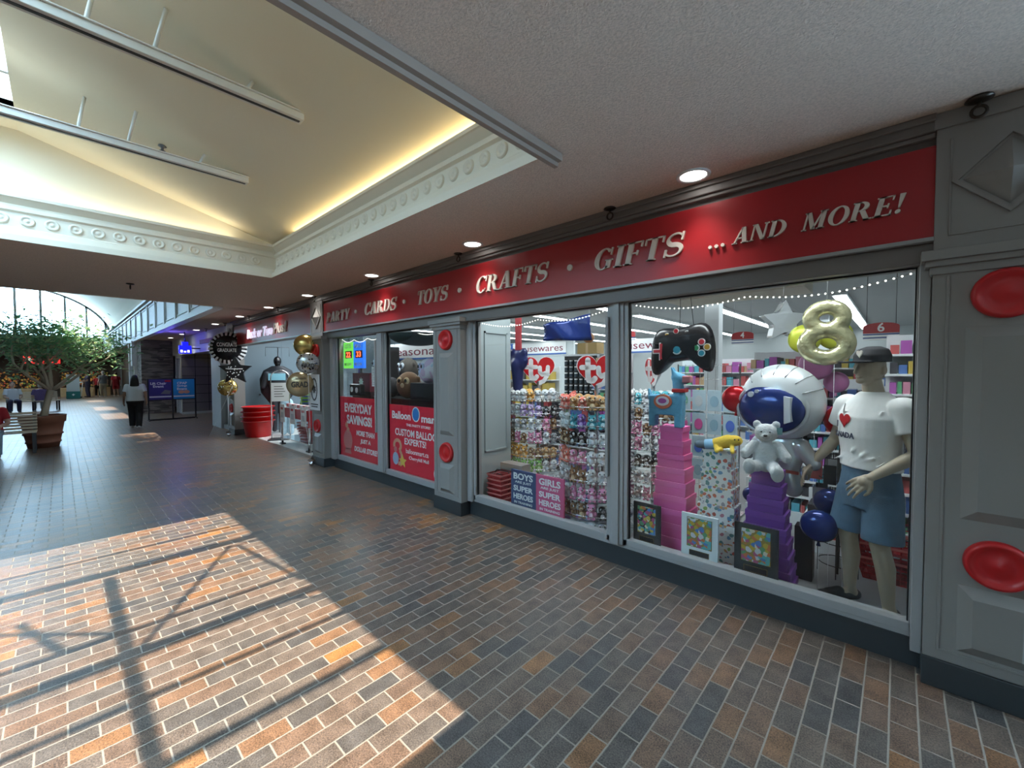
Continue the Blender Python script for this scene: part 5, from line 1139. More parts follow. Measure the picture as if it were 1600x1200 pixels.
b = MB().prism(circ(-0.38, 0.27, 0.15, 0.17), PY-0.001, PY).prism([(-0.5, 0.05), (-0.26, 0.05), (-0.3, 0.14), (-0.46, 0.14)], PY-0.001, PY).prism(circ(-0.42, 0.52, 0.05), PY-0.001, PY, 1).prism(circ(-0.37, 0.44, 0.045), PY-0.001, PY, 1)
b.build('gumball_picture', [mat('print rose', (0.65, 0.2, 0.2), 0.5), mat('print peach', (0.7, 0.35, 0.22), 0.5)], t)
t, h = poster(-5.375, -4.07, 0.245, 1.18, 'red window poster for custom balloons with a blue balloon logo')
for s, x, z, w2, hh, bo in (('Balloon', -0.35, 0.79, 0.46, 0.11, 0.03), ('mart', 0.31, 0.775, 0.36, 0.09, 0.03), ('THE PARTY STORE!', 0.05, 0.67, 0.55, 0.035, 0.02), ('CUSTOM BALLOON', 0.02, 0.555, 1.05, 0.1, 0.02), ('EXPERTS!', -0.02, 0.44, 0.5, 0.09, 0.02), ('balloonmart.ca', 0.02, 0.31, 0.52, 0.065, 0.01), ('Cherryhill Mall', 0.06, 0.215, 0.45, 0.06, 0.01)):
    b = MB(); text(b, s, (x, PY, z), w2, hh, 0, bo, th=0.001); b.build('lettering', m_paper, t)
b = MB().prism(circ(0.005, 0.825, 0.09, 0.1), PY-0.001, PY, 1).prism(circ(0.005, 0.825, 0.075, 0.085), PY-0.002, PY-0.001, 0); b.build('balloon_logo', [mat('logo blue', (0.03, 0.2, 0.6), 0.5), m_paper], t)
b = MB()
for q, mi in ((arc(-0.45, 0.36, 0.11, 0.1, 0.05, 0.05, -60, 200), 0), (arc(-0.42, 0.2, 0.1, 0.12, 0.05, 0.05, -100, 80), 0)):
    for p in q: b.prism(p, PY-0.001, PY, mi)
b.prism(star(-0.32, 0.15, 0.1, 0.045), PY-0.002, PY-0.001, 1).prism(circ(-0.5, 0.17, 0.075, 0.09), PY-0.0015, PY-0.0005, 2).prism(circ(-0.5, 0.3, 0.04), PY-0.002, PY-0.001, 3)
b.build('balloon_picture', [MATS['print peach'], mat('print yellow', (0.75, 0.5, 0.08), 0.5), mat('print sky', (0.4, 0.5, 0.7), 0.5), MATS['print rose']], t)
b = MB().prism(circ(0.52, 0.2, 0.09, 0.11), PY-0.001, PY, 0).prism(circ(0.48, 0.09, 0.09, 0.09), PY-0.002, PY-0.001, 1).prism(circ(0.48, 0.09, 0.075, 0.075), PY-0.003, PY-0.002, 2).prism(circ(0.53, 0.36, 0.09, 0.1), PY-0.001, PY, 0).prism(star(0.55, 0.45, 0.08, 0.03, 6), PY-0.002, PY-0.001, 3)
b.build('balloon_picture', [MATS['print sky'], m_paper, MATS['poster red'], MATS['print rose']], t)
b = MB(); text(b, 'NOW', (0.48, PY-0.003, 0.095), 0.11, 0.04, 0, 0.03, th=0.001); b.build('lettering', m_paper, t)
# interior dividing counter behind the posters
struct('wall_divider', MB().box((-8.75, 4.6, 0), (-8.0, 4.68, 2.6)), m_panel)
tag(MB().box((-0.95, 0, 0), (0.95, 0.75, 1.235)).box((-0.95, 0.36, 1.235), (0.0, 0.75, 1.47)).box((0.2, -0.02, 1.235), (0.95, 0.3, 1.48)).build('display_counter', m_black, None, (-5.45, 3.5, 0), bev=0.01), 'black stepped counter behind the balloon poster carrying the round plush animals', 'counter')
for i, (x, y, z, c2, li, s, kd, lab) in enumerate(((-6.12, 4.03, 1.471, 'grey', 'white', 3.3, 'sloth', 'grey round plush with white striped face at the left behind the balloon poster'), (-5.55, 3.66, 1.236, 'brown', 'tan', 3.3, 'monkey', 'brown round plush monkey with pale eyes in the middle behind the balloon poster'), (-5.0, 3.64, 1.481, 'white', 'blue', 2.9, 'yeti', 'pale pastel round plush at the right behind the balloon poster'), (-6.0, 3.62, 1.236, 'black', 'grey', 2.6, 'seal', 'dark plush low in the left corner behind the balloon poster'), (-4.62, 3.62, 1.481, 'grey', 'white', 1.6, 'elephant', 'small grey plush beside the grey pilaster behind the balloon poster'))):
    t = thing('round_plush', lab, 'plush toy', (x, y, z), radians({'sloth': -5, 'monkey': 20, 'yeti': -10}.get(kd, 10))); k = 0.085*s/2.2*1.55
    skin('body', [('s', (0, 0, k), (k, k*0.88, k*1.05)), ('s', (k*0.85, 0, k*1.45), (k*.22, k*.12, k*.25)), ('s', (-k*0.85, 0, k*1.45), (k*.22, k*.12, k*.25))], (mat('dark sloth plush', (0.09, 0.08, 0.07), 0.95) if kd == 'sloth' else PM[c2][0]) if kd != 'yeti' else pattern('pastel tie dye', (0.62, 0.62, 0.68), [(0.6, 0.45, 0.6), (0.4, 0.55, 0.68), (0.65, 0.65, 0.7)], 9, 0.7, 0.95), t, 0.01, 2)
    b = MB()
    for sx in (-1, 1): b.ell((sx*k*.32, -k*.74, k*1.35), (k*.26, k*.12, k*.28), 0, 12, 8)
    b.ell((0, -k*.8, k*1.0), (k*.2, k*.12, k*.22), 0, 12, 8); b.build('face_patch', PM[li][1], t)
    b = MB()
    for sx in (-1, 1): b.ell((sx*k*.3, -k*.85, k*1.35), (k*.13, k*.06, k*.15), 0, 10, 8)
    b.ell((0, -k*.93, k*1.08), (k*.06, k*.04, k*.05), 0, 8, 6); b.build('eyes_and_nose', m_pupil, t)
t = thing('hanging_canopy', 'dark green round fabric canopy hanging at the top of the balloon poster window', 'decoration', (-5.05, 3.5, 2.17))
MB().lathe([(0.42*cos(a), -0.16*sin(a)) for a in [pi/2*i/8 for i in range(9)]], n=28).lathe([(0, 0.0), (0.42, 0.0)], n=28).build('canopy', mat('bottle green cloth', (0.02, 0.04, 0.04), 0.8), t); ribbon_up(t, 0.0, ZI-2.17)
wallsign(-8.1, 5.475, 2.10, 2.0, 0.3, 'seasonal', 'white department sign half hidden by the green canopy', False)
sw = MB().box((-10.2, 5.5, 0), (-6.2, 5.6, 2.3))
for k in range(14): sw.box((-10.2, 5.487, 0.5+0.13*k), (-6.2, 5.5, 0.57+0.13*k))
struct('wall_slat', sw, m_white)
# lottery displays
for x, c2, num, lab in ((-6.845, (0.12, 0.5, 0.06), '22', 'green lottery jackpot display with red lit number 22'), (-6.49, (0.02, 0.12, 0.55), '33', 'blue lottery jackpot display with red lit number 33')):
    t = thing('lottery_display', lab, 'display', (x, 3.32, 1.70))
    MB().box((-0.165, 0.0, 0.0), (0.165, 0.05, 0.44)).build('lit_panel', mat('lit '+num, c2, 0.4, emit=c2, es=1.2), t, bev=0.006)
    MB().box((-0.08, -0.008, 0.17), (0.14, 0, 0.29)).build('number_window', mat('dark red', (0.1, 0.005, 0.005), 0.4), t)
    b = MB(); text(b, num, (0.03, -0.008, 0.23), 0.15, 0.09, 0, 0.02, th=0.002); b.build('number', mat('red led', (1, 0.1, 0.05), 0.4, emit=(1.0, 0.08, 0.03), es=4.0), t)
    b = MB(); text(b, 'LOTTO' if num == '22' else 'MAX', (0, -0.002, 0.37), 0.22, 0.07, 0, 0.02, 0.1, th=0.002); text(b, 'MILLION', (0.0, -0.002, 0.07), 0.24, 0.05, 0, 0.02, th=0.002); b.build('lettering', m_paper, t)
    MB().tube([(0, 0.02, 0.44), (0, 0.02, ZI-1.70)], 0.003, 5).build('cord', m_black, t)
t = thing('card_box', 'maroon box with a white flourish behind the lottery displays', 'box', (-6.85, 3.55, 0)); MB().box((-0.3, 0, 1.3), (0.3, 0.12, 1.62)).build('box', mat('maroon card', (0.14, 0.015, 0.03), 0.6), t); MB().prism(star(0.0, 1.46, 0.09, 0.05, 9), -0.002, 0.0).build('flourish', m_paper, t); MB().box((-0.32, 0, 0), (0.32, 0.3, 1.3)).build('stand', m_dark, t)
t = thing('party_box', 'black mask like box with white eye rings under the lottery displays', 'box', (-6.72, 3.36, 1.235)); MB().box((-0.18, 0.0, 0), (0.18, 0.1, 0.2)).build('box', m_black, t, bev=0.02); b = MB(); b.prism(circ(-0.09, 0.11, 0.045), -0.004, 0).prism(circ(0.08, 0.1, 0.045), -0.004, 0); b.build('rings', m_paper, t); MB().tube([(0, 0.05, 0.2), (0, 0.05, ZI-1.235)], 0.002, 5).build('string', m_black, t)
t = thing('skull_plush', 'white and black plush skull hanging at the right of the lottery displays', 'decoration', (-6.5, 3.68, 1.78)); MB().ell((0, 0, 0), (0.11, 0.08, 0.11), 0, 16, 10).ell((0, -0.03, -0.14), (0.08, 0.05, 0.05), 0, 12, 8).build('head', m_paper, t); MB().ell((-0.04, -0.07, 0.01), 0.028).ell((0.045, -0.07, 0.01), 0.028).ell((0, -0.078, -0.05), 0.014).build('eye_holes', m_black, t); ribbon_up(t, 0.1, ZI-1.8)
t = thing('notice_sheet', 'white printed notice taped inside the savings poster window', 'notice', (-5.76, 3.225, 1.42)); MB().box((-0.13, 0, 0), (0.0, 0.002, 0.3)).build('sheet', m_paper, t); b = MB(); [b.box((-0.12, -0.001, 0.03+0.025*k), (-0.015-0.03*(k % 3), 0, 0.036+0.025*k)) for k in range(10)]; b.build('print', MATS['print grey'], t)

# ================================================================== shop entrance
def weight(t, x, y, z):
    MB().ell((0, 0, 0.04), (0.045, 0.045, 0.04), 0, 10, 6).cone((0, 0, 0.07), (0.03, 0.02, 0.13), 0.015, 0.05, 8).cone((0, 0, 0.07), (-0.03, -0.02, 0.12), 0.015, 0.045, 8).build('foil_weight', m_chrome, t, (x, y, z))
def bouquet(x, y, items, top, lab):
    pass
def pole_balloon(x, y, z, r, m, lab, bx, by, txt=None, dots=None, rz=0.0, group='balloons at the entrance'):
    t = foil_round(x, y, z, r, m, lab, group, rz)
    if txt:
        b = MB()
        for s, dz, w2, h2 in txt: text(b, s, (0, -r*0.45-0.001, dz), w2, h2, 0, 0.03, th=0.004)
        b.build('lettering', m_black if m is not m_bfoil else m_paper, t)
    if dots:
        b = MB(); random.seed(int(x*100))
        for i in range(dots):
            a, q = random.uniform(0, 2*pi), sqrt(random.uniform(0.02, 0.85)); px, pz = r*q*cos(a), r*q*sin(a); py = -r*0.45*sqrt(1-q*q)
            b.ell((px, py, pz), (r*0.06, 0.006, r*0.06), i % 2, 8, 5)
        b.build('confetti_print', [m_gold, m_paper], t)
    ca, sa = cos(-rz), sin(-rz); dx, dy = bx-x, by-y
    MB().tube([(0, 0, -r-0.02), ((dx*ca-dy*sa)*0.5, (dx*sa+dy*ca)*0.5, -z*0.5), (dx*ca-dy*sa, dx*sa+dy*ca, -z+0.1)], 0.003, 5).build('ribbon', m_white, t)
    return t
RZ = radians(68)
m_glit = pattern('silver black confetti foil', (0.5, 0.5, 0.48), [(0.02, 0.02, 0.02), (0.4, 0.35, 0.2), (0.6, 0.6, 0.6)], 26, 0.42, 0.25, 0.5)
m_champ = mat('champagne foil', (0.50, 0.40, 0.24), 0.25, 0.6, bump=0.2, bs=9)
pole_balloon(-7.62, 2.93, 2.11, 0.19, m_gold, 'shiny dark gold round balloon at the top of the entrance bunch', -7.5, 2.95, rz=RZ)
pole_balloon(-7.30, 2.84, 1.79, 0.18, m_glit, 'silver and black confetti graduation balloon in the middle of the entrance bunch', -7.5, 2.95, [('2024' if False else 'GRAD', -0.04, 0.2, 0.07)], rz=RZ)
pole_balloon(-7.55, 2.80, 1.43, 0.215, m_champ, 'champagne gold balloon reading grad, lowest of the entrance bunch', -7.5, 2.95, [('CONGRATS', 0.1, 0.2, 0.03), ('GRAD', 0.0, 0.26, 0.1)], rz=RZ)
t = foil_round(-7.95, 3.45, 1.93, 0.17, mat('pink plush skin', (0.7, 0.3, 0.33), 0.7), 'pink round balloon tucked behind the dark gold balloon', 'balloons at the entrance', dy=0.6); MB().tube([(0, 0, -0.19), (0.0, 0, -1.92)], 0.003, 5).build('ribbon', m_white, t)
t = thing('balloon_weight', 'small silver foil balloon weight on the floor beside the entrance pilaster', 'balloon weight', (-7.5, 2.95, 0)); weight(t, 0, 0, 0)
BX, BY = -12.55, 2.9
t = pole_balloon(-12.5, 2.92, 2.25, 0.4, m_bfoil, 'black and white striped rim round balloon reading congrats beside the next shop', BX, BY, [('CONGRATS', 0.08, 0.42, 0.1), ('GRADUATE', -0.06, 0.4, 0.09)], rz=RZ)
b = MB()
for k in range(24):
    a0, a1 = 2*pi*k/24, 2*pi*(k+0.5)/24
    b.add([(0.31*cos(a0), -0.13, 0.31*sin(a0)), (0.31*cos(a1), -0.13, 0.31*sin(a1)), (0.415*cos(a1), -0.06, 0.415*sin(a1)), (0.415*cos(a0), -0.06, 0.415*sin(a0)), (0.31*cos(a0), 0.0, 0.31*sin(a0)), (0.31*cos(a1), 0.0, 0.31*sin(a1)), (0.415*cos(a1), 0.0, 0.415*sin(a1)), (0.415*cos(a0), 0.0, 0.415*sin(a0))], [(0, 1, 2, 3), (7, 6, 5, 4), (3, 2, 6, 7), (1, 0, 4, 5), (2, 1, 5, 6), (0, 3, 7, 4)])
b.build('striped_rim', m_paper, t)
t = thing('star_balloon', 'black star balloon with white dots under the striped black balloon', 'balloon', (-11.9, 2.92, 1.68), RZ, 'balloons at the entrance')
MB().prism(star(0, 0, 0.36, 0.17), -0.07, 0.07).build('body', m_bfoil, t, bev=0.04); b = MB(); random.seed(3)
for i in range(26):
    a, q = random.uniform(0, 2*pi), random.uniform(0.03, 0.2); b.ell((q*cos(a), -0.07, q*sin(a)-0.02), (0.013, 0.005, 0.013), 0, 6, 4)
b.box((-0.16, -0.075, 0.03), (0.16, -0.07, 0.05)); b.build('dot_print', m_paper, t); MB().tube([(0, 0, -0.2), (-0.6, 0.2, -1.6)], 0.003, 5).build('ribbon', m_white, t)
pole_balloon(-12.55, 2.9, 1.25, 0.22, m_gold, 'gold confetti round balloon, lowest of the bunch beside the next shop', BX, BY, None, 30, RZ)
t = thing('balloon_weight', 'small silver foil balloon weight on the bricks beside the next shop door', 'balloon weight', (BX, BY, 0)); weight(t, 0, 0, 0)
# stacked round red bins
for i in range(4):
    t = thing('round_basket', 'round red rope handled bin stacked at the entrance, %s' % ['lowest', 'second from the bottom', 'third from the bottom', 'topmost'][i], 'bin', (-12.0, 3.42, 0.12*i+0.001), 0, 'stacked red bins')
    MB().lathe([(0, 0), (0.27, 0), (0.285, 0.02), (0.34, 0.38), (0.37, 0.385), (0.372, 0.41), (0.33, 0.41), (0.275, 0.03), (0, 0.012)], n=36).build('tub', mat('bright red plastic', (0.62, 0.012, 0.015), 0.35), t)
    MB().lathe([(0.374, 0.388), (0.385, 0.39), (0.385, 0.406), (0.374, 0.408)], n=36).build('rim', mat('dark red rim', (0.25, 0.02, 0.02), 0.4), t)
# caped costume on a hanger stand: plain dark outfit
t = thing('caped_costume', 'dark muscled costume with long black cape and pale blue chest card hung at the entrance', 'costume', (-12.25, 3.98, 0.0), radians(66))
m_cape = mat('black costume cloth', (0.012, 0.014, 0.02), 0.6, bump=0.3, bs=8)
skin('cape', [('e', [((0, 0.06, 0.75), 0.18, 0.07), ((0, 0.05, 1.1), 0.42, 0.10), ((0, 0.03, 1.45), 0.44, 0.12), ((0, 0.02, 1.68), 0.34, 0.12), ((0, 0.0, 1.8), 0.14, 0.09)])], m_cape, t, 0.02, 3)
skin('torso', [('e', [((0, -0.05, 0.9), 0.17, 0.1), ((0, -0.05, 1.1), 0.16, 0.1), ((0, -0.07, 1.45), 0.24, 0.13), ((0, -0.05, 1.65), 0.2, 0.1)]), ('c', (0.24, -0.05, 1.58), (0.34, -0.06, 1.25), 0.085, 0.06), ('c', (-0.24, -0.05, 1.58), (-0.34, -0.06, 1.25), 0.085, 0.06), ('c', (0.08, -0.04, 0.9), (0.1, -0.04, 0.1), 0.09, 0.06), ('c', (-0.08, -0.04, 0.9), (-0.1, -0.04, 0.1), 0.09, 0.06)], mat('charcoal costume cloth', (0.03, 0.035, 0.045), 0.5), t, 0.02, 2)
skin('mask', [('s', (0, -0.03, 1.93), (0.095, 0.11, 0.13)), ('c', (0, -0.02, 1.7), (0, -0.02, 1.85), 0.07, 0.06)], m_bfoil, t, 0.012, 3)
MB().box((-0.2, -0.215, 1.42), (0.2, -0.2, 1.6)).build('chest_card', mat('sky card', (0.2, 0.45, 0.55), 0.5), t, bev=0.004)
MB().tube([(-0.28, 0.02, 2.06), (-0.28, 0.02, 2.3), (0.28, 0.02, 2.3), (0.28, 0.02, 2.06)], 0.006, 6).tube([(0, 0.1, 0), (0, 0.1, 2.3)], 0.012, 8).build('hanger_stand', m_dchrome, t)
# sign holder, costumes, basket table
t = thing('sign_stand', 'arched chrome sign stand with a printed sheet inside the entrance', 'sign stand', (-11.0, 3.62, 0), radians(62))
MB().tube([(-0.2, 0, 0.03), (-0.2, 0, 1.5)]+[(-0.2*cos(a), 0, 1.5+0.18*sin(a)) for a in [pi*i/10 for i in range(1, 10)]]+[(0.2, 0, 1.5), (0.2, 0, 0.03)], 0.013, 8).build('arched_frame', m_chrome, t)
MB().box((-0.26, -0.18, 0), (0.26, 0.18, 0.03)).build('base_plate', m_dchrome, t, bev=0.004)
MB().box((-0.19, -0.012, 0.93), (0.19, -0.004, 1.38)).build('sheet', m_paper, t); b = MB(); [b.box((-0.13, -0.0135, 1.28-0.06*k), (0.05+0.03*(k % 3), -0.012, 1.30-0.06*k)) for k in range(5)]; b.build('print', MATS['print grey'], t)
t = thing('hanging_costume', 'lime green and navy costume dress hanging above the red baskets', 'costume', (-10.4, 4.1, 0), radians(60))
skin('dress', [('e', [((0, 0, 0.72), 0.27, 0.1), ((0, 0, 1.0), 0.22, 0.09), ((0, 0, 1.3), 0.15, 0.07), ((0, 0, 1.38), 0.1, 0.05)])], mat('lime cloth', (0.25, 0.5, 0.08), 0.8, var=0.3, vs=10), t, 0.015, 2)
b = MB(); [b.box((-0.17, -0.125, 0.8+0.08*k), (0.17, -0.095, 0.83+0.08*k)) for k in range(4)]; b.build('navy_bands', mat('navy cloth', (0.03, 0.06, 0.2), 0.8), t)
skin('bodice', [('s', (0, 0, 1.48), (0.14, 0.08, 0.12)), ('c', (0.1, 0, 1.55), (0.16, 0, 1.7), 0.04, 0.02), ('c', (-0.1, 0, 1.55), (-0.16, 0, 1.7), 0.04, 0.02)], m_black, t, 0.014, 2)
MB().tube([(0, 0.03, 0), (0, 0.03, 1.6)], 0.012, 8).build('pole', m_dchrome, t)
t = thing('blue_costume', 'pale blue striped costume legs standing left of the basket table', 'costume', (-11.55, 3.95, 0), radians(60))
skin('trousers', [('c', (0.08, 0, 0.1), (0.06, 0, 0.8), 0.08, 0.1), ('c', (-0.08, 0, 0.1), (-0.06, 0, 0.8), 0.08, 0.1), ('s', (0, 0, 0.85), (0.15, 0.1, 0.12))], mat('pale blue cloth', (0.35, 0.5, 0.6), 0.8, var=0.4, vs=12), t, 0.016, 2)
MB().tube([(0, 0.05, 0.7), (0, 0.05, 1.15)], 0.012, 8).build('pole', m_dchrome, t)
t = thing('merchandise_table', 'chrome framed table of red goods inside the entrance', 'table', (-9.55, 3.72, 0))
fr2 = MB()
for sx in (-0.75, 0.75):
    for sy in (-0.3, 0.3): MB().tube([(sx, sy, 0.02), (sx, sy, 0.85)], 0.022, 8).build('leg', m_chrome, t); MB().box((sx-0.07, sy-0.05, 0), (sx+0.07, sy+0.05, 0.03)).build('foot', m_black, t, bev=0.01)
fr2.box((-0.8, -0.33, 0.85), (0.8, 0.33, 0.87)).box((-0.8, -0.33, 0.15), (0.8, 0.33, 0.17)); fr2.build('shelf_board', m_chrome, t)
MB().box((-0.8, -0.335, 0.64), (0.8, -0.325, 0.85)).box((0.79, -0.33, 0.5), (0.8, 0.33, 0.85)).build('red_skirt', m_rbask, t)
for k, x in enumerate((-10.15, -9.55, -8.95)):
    tag(MB().box((-0.14, -0.003, -0.2), (0.14, 0.003, 0.2)).box((-0.09, -0.004, -0.1), (0.08, -0.003, 0.02), 1).box((-0.09, -0.004, 0.08), (0.05, -0.003, 0.13), 2).build('price_notice', [m_paper, mat('print pale grey', (0.55, 0.55, 0.58), 0.6), m_red], None, (x, 3.375, 0.72)), 'white notice sheet hung on the front of the entrance table, %s of three' % ['left', 'middle', 'right'][k], 'notice', 'notices on the entrance table')
for k in range(3): basket((-9.35, 3.72, 0.171+0.07*k), 'red basket of goods on the lower shelf of the entrance table, %s of its stack' % ['lowest', 'middle', 'topmost'][k], 'red baskets on the entrance table', 0.3, 0.22, 0.22)
for k in range(4): basket((-8.75+0.02*k, 4.5, 0.07*k), 'red basket on the floor behind the entrance pilaster, %s from the floor' % ORD[k], 'red baskets on the entrance floor', 0.3, 0.22, 0.26)
for k in range(9): tag(MB().box((-0.06, -0.05, 0), (0.06, 0.05, 0.05)).build('boxed_item', m_paper if k % 2 else GM[0], None, (-10.2+0.155*k, 3.55, 0.871)), 'small boxed item on top of the entrance table, %s from the left' % ORD[k], 'box', 'boxed items on the entrance table')
t = thing('costume_rack', 'tall dark rack of costumes beside the pink balloon', 'rack', (-9.1, 5.0, 0), 0); MB().box((-0.6, 0, 0), (0.7, 0.3, 2.2)).build('rack_body', m_dark, t, bev=0.02)
b = MB(); random.seed(5)
for k in range(12): b.box((-0.58+0.105*k, -0.06, 0.8), (-0.5+0.105*k, 0.0, 2.1-0.05*(k % 3)), k % 4)
b.build('hanging_clothes', [mat('navy felt', (0.02, 0.02, 0.09), 0.8), m_black, mat('charcoal felt', (0.06, 0.06, 0.07), 0.8), GM[4]], t)
t = thing('bottle_poster', 'white upright poster with a black crest fixed to the entrance pilaster', 'poster', (-7.45, 3.008, 0.98))
MB().box((-0.2, -0.012, 0.0), (0.2, 0.0, 0.62)).build('board', m_paper, t, bev=0.002); b = MB()
for p in arc(0.0, 0.36, 0.13, 0.2, 0.03, 0.03, 0, 360, 24): b.prism(p, -0.015, -0.012)
b.prism(star(0, 0.36, 0.08, 0.05, 7), -0.015, -0.012).box((-0.15, -0.015, 0.09), (0.15, -0.012, 0.11)).box((-0.13, -0.015, 0.05), (0.13, -0.012, 0.07)); b.build('crest_print', m_black, t)

# ================================================================== neighbouring shops
m_whitew = mat('white bulkhead', (0.6, 0.62, 0.63), 0.6); m_jamb = mat('pale blue grey jamb', (0.42, 0.5, 0.56), 0.4)
struct('wall_neighbour', MB().box((-25, 3.18, 2.3), (-13.1, 3.4, ZC)), m_whitew)
struct('door_1', MB().box((-15.5, 3.16, 0), (-14.45, 3.45, 2.3)).box((-13.25, 3.2, 0), (-13.1, 3.4, 2.3)).box((-14.45, 3.22, 0), (-13.25, 3.32, 0.12)).box((-14.1, 3.24, 0.12), (-14.02, 3.3, 2.3)).box((-13.72, 3.24, 0.12), (-13.64, 3.3, 2.3)).box((-14.45, 3.22, 2.2), (-13.25, 3.32, 2.3)), m_jamb, bev=0.005)
MB().box((-14.45, 3.26, 0.12), (-13.25, 3.266, 2.2)).build('glass_pane', m_glass, bpy.data.objects['door_1'])
struct('wall_inner', MB().box((-14.45, 3.9, 0), (-13.1, 3.95, 2.6)), m_jamb)
tp = MB().box((-20.45, 3.2, 0), (-20.3, 6.0, 2.35)).box((-20.32, 3.19, 0), (-20.28, 6.0, 0.1), 2)
for yy in (3.62, 4.05, 4.48): tp.box((-20.302, yy-0.008, 0.1), (-20.296, yy+0.008, 2.35), 1)
for zz in (0.45, 0.8, 1.15, 1.5, 1.85, 2.2): tp.box((-20.302, 3.2, zz-0.008), (-20.296, 6.0, zz+0.008), 1)
struct('wall_tiled', tp, [mat('taupe wall tile', (0.27, 0.26, 0.24), 0.5), m_dark, m_white])
struct('door_2', MB().box((-21.6, 3.2, 0), (-21.5, 3.3, 2.3)).box((-20.6, 3.2, 0), (-20.45, 3.3, 2.3)).box((-21.1, 3.22, 0), (-21.02, 3.28, 2.3)).box((-21.6, 3.2, 2.2), (-20.45, 3.3, 2.3)), m_white)
MB().box((-21.5, 3.25, 0.0), (-20.6, 3.256, 2.2)).build('glass_pane', m_glass, bpy.data.objects['door_2'])
struct('wall_shopback', MB().box((-25, 8.9, 0), (-13.4, 9, 2.9)).box((-25, 3.4, 2.36), (-13.1, 9, 2.45)).box((-25.1, 3.2, 0), (-25, 9, 2.45)), m_storew)
t = thing('yellow_sign', 'lit yellow sign board inside the neighbouring shop', 'shop sign', (-17.6, 4.62, 1.95), radians(70)); MB().box((-0.22, -0.03, 0), (0.22, 0.03, 0.42)).build('panel', mat('lit yellow', (0.8, 0.5, 0.05), 0.5, emit=(1.0, 0.6, 0.05), es=1.0), t); MB().tube([(0, 0, 0.42), (0, 0, 0.5)], 0.01, 6).build('hanger', m_dchrome, t)
t = thing('magazine_rack', 'tall dark rack of small goods below the yellow sign', 'rack', (-17.6, 4.62, 0), radians(70)); MB().box((-0.25, 0, 0), (0.25, 0.3, 1.9)).build('rack_body', m_dark, t)
b = MB(); random.seed(9)
for r in range(11):
    for c2 in range(4): b.box((-0.23+0.12*c2, -0.03, 0.12+0.16*r), (-0.14+0.12*c2, 0.0, 0.23+0.16*r), random.randrange(10))
o = b.build('small_goods', GM, t); o['kind'] = 'stuff'
# stone clad pillar
def stone_mat():
    m = bpy.data.materials.new('stacked stone'); m.use_nodes = True; nt = m.node_tree; b = nt.nodes['Principled BSDF']; L = nt.links.new
    geo = nt.nodes.new('ShaderNodeNewGeometry'); mp = nt.nodes.new('ShaderNodeVectorMath'); mp.operation = 'MULTIPLY'; mp.inputs[1].default_value = (3.5, 3.5, 16); L(geo.outputs['Position'], mp.inputs[0])
    vo = nt.nodes.new('ShaderNodeTexVoronoi'); vo.inputs['Scale'].default_value = 1.0; L(mp.outputs[0], vo.inputs['Vector'])
    rp = nt.nodes.new('ShaderNodeValToRGB'); rp.color_ramp.elements[0].color = (0.10, 0.095, 0.09, 1); rp.color_ramp.elements[1].color = (0.34, 0.31, 0.28, 1)
    sp = nt.nodes.new('ShaderNodeSeparateColor'); L(vo.outputs['Color'], sp.inputs[0]); L(sp.outputs[0], rp.inputs[0]); L(rp.outputs[0], b.inputs['Base Color'])
    bp = nt.nodes.new('ShaderNodeBump'); bp.inputs['Strength'].default_value = 0.8; bp.inputs['Distance'].default_value = 0.04; L(sp.outputs[0], bp.inputs['Height']); L(bp.outputs[0], b.inputs['Normal']); b.inputs['Roughness'].default_value = 0.85
    return m
t = thing('stone_pillar', 'stacked grey stone pillar with white corner trims beyond the standing sign', 'pillar', (-23.3, 2.2, 0))
MB().box((-1.6, 0.0, 0), (1.3, 1.0, ZC)).build('stone_cladding', stone_mat(), t)
MB().box((-1.72, -0.12, 0), (-1.5, 0.05, ZC)).box((-0.35, -0.16, 1.9), (0.05, 0.02, ZC)).box((-0.2, -0.1, 0), (0.0, 0.02, 1.9)).build('white_trim', m_white, t)
t = thing('blue_shop_sign', 'glowing blue projecting shop sign on the white bulkhead', 'shop sign', (-17.0, 2.78, 2.42)); m_bl = mat('glowing blue', (0.02, 0.03, 0.8), 0.4, emit=(0.005, 0.008, 1.0), es=1.4)
MB().box((-0.05, -0.16, -0.17), (0.05, 0.16, 0.08)).box((-0.05, -0.08, 0.08), (0.05, 0.08, 0.2)).build('cross_panel', m_bl, t, bev=0.01); MB().tube([(0, 0.0, 0.2), (0, 0.0, ZC-2.42)], 0.02, 8).tube([(0, 0.16, 0), (0, 0.4, 0)], 0.02, 8).build('bracket', m_dchrome, t)
b = MB()
for k in range(3): b.box((0.05, -0.13+0.09*k, -0.14), (0.055, -0.07+0.09*k, -0.06-0.03*(k % 2)))
b.build('letter_shapes', mat('pale blue lit', (0.4, 0.4, 1), 0.4, emit=(0.4, 0.4, 1.0), es=3.0), t)
l = bpy.data.lights.new('sign_glow', 'POINT'); l.energy = 10; l.color = (0.15, 0.12, 1.0); l.shadow_soft_size = 0.1; o = bpy.data.objects.new('sign_glow', l); COL.objects.link(o); o.location = (-17.0, 2.45, 2.55)
tag(MB().box((-1.0, -0.03, -0.06), (1.0, 0.0, 0.06)).build('shop_sign', mat('dull maroon', (0.2, 0.06, 0.08), 0.6), None, (-15.9, 3.18, 2.63)), 'small maroon lettering bar on the white bulkhead right of the blue sign', 'shop sign')
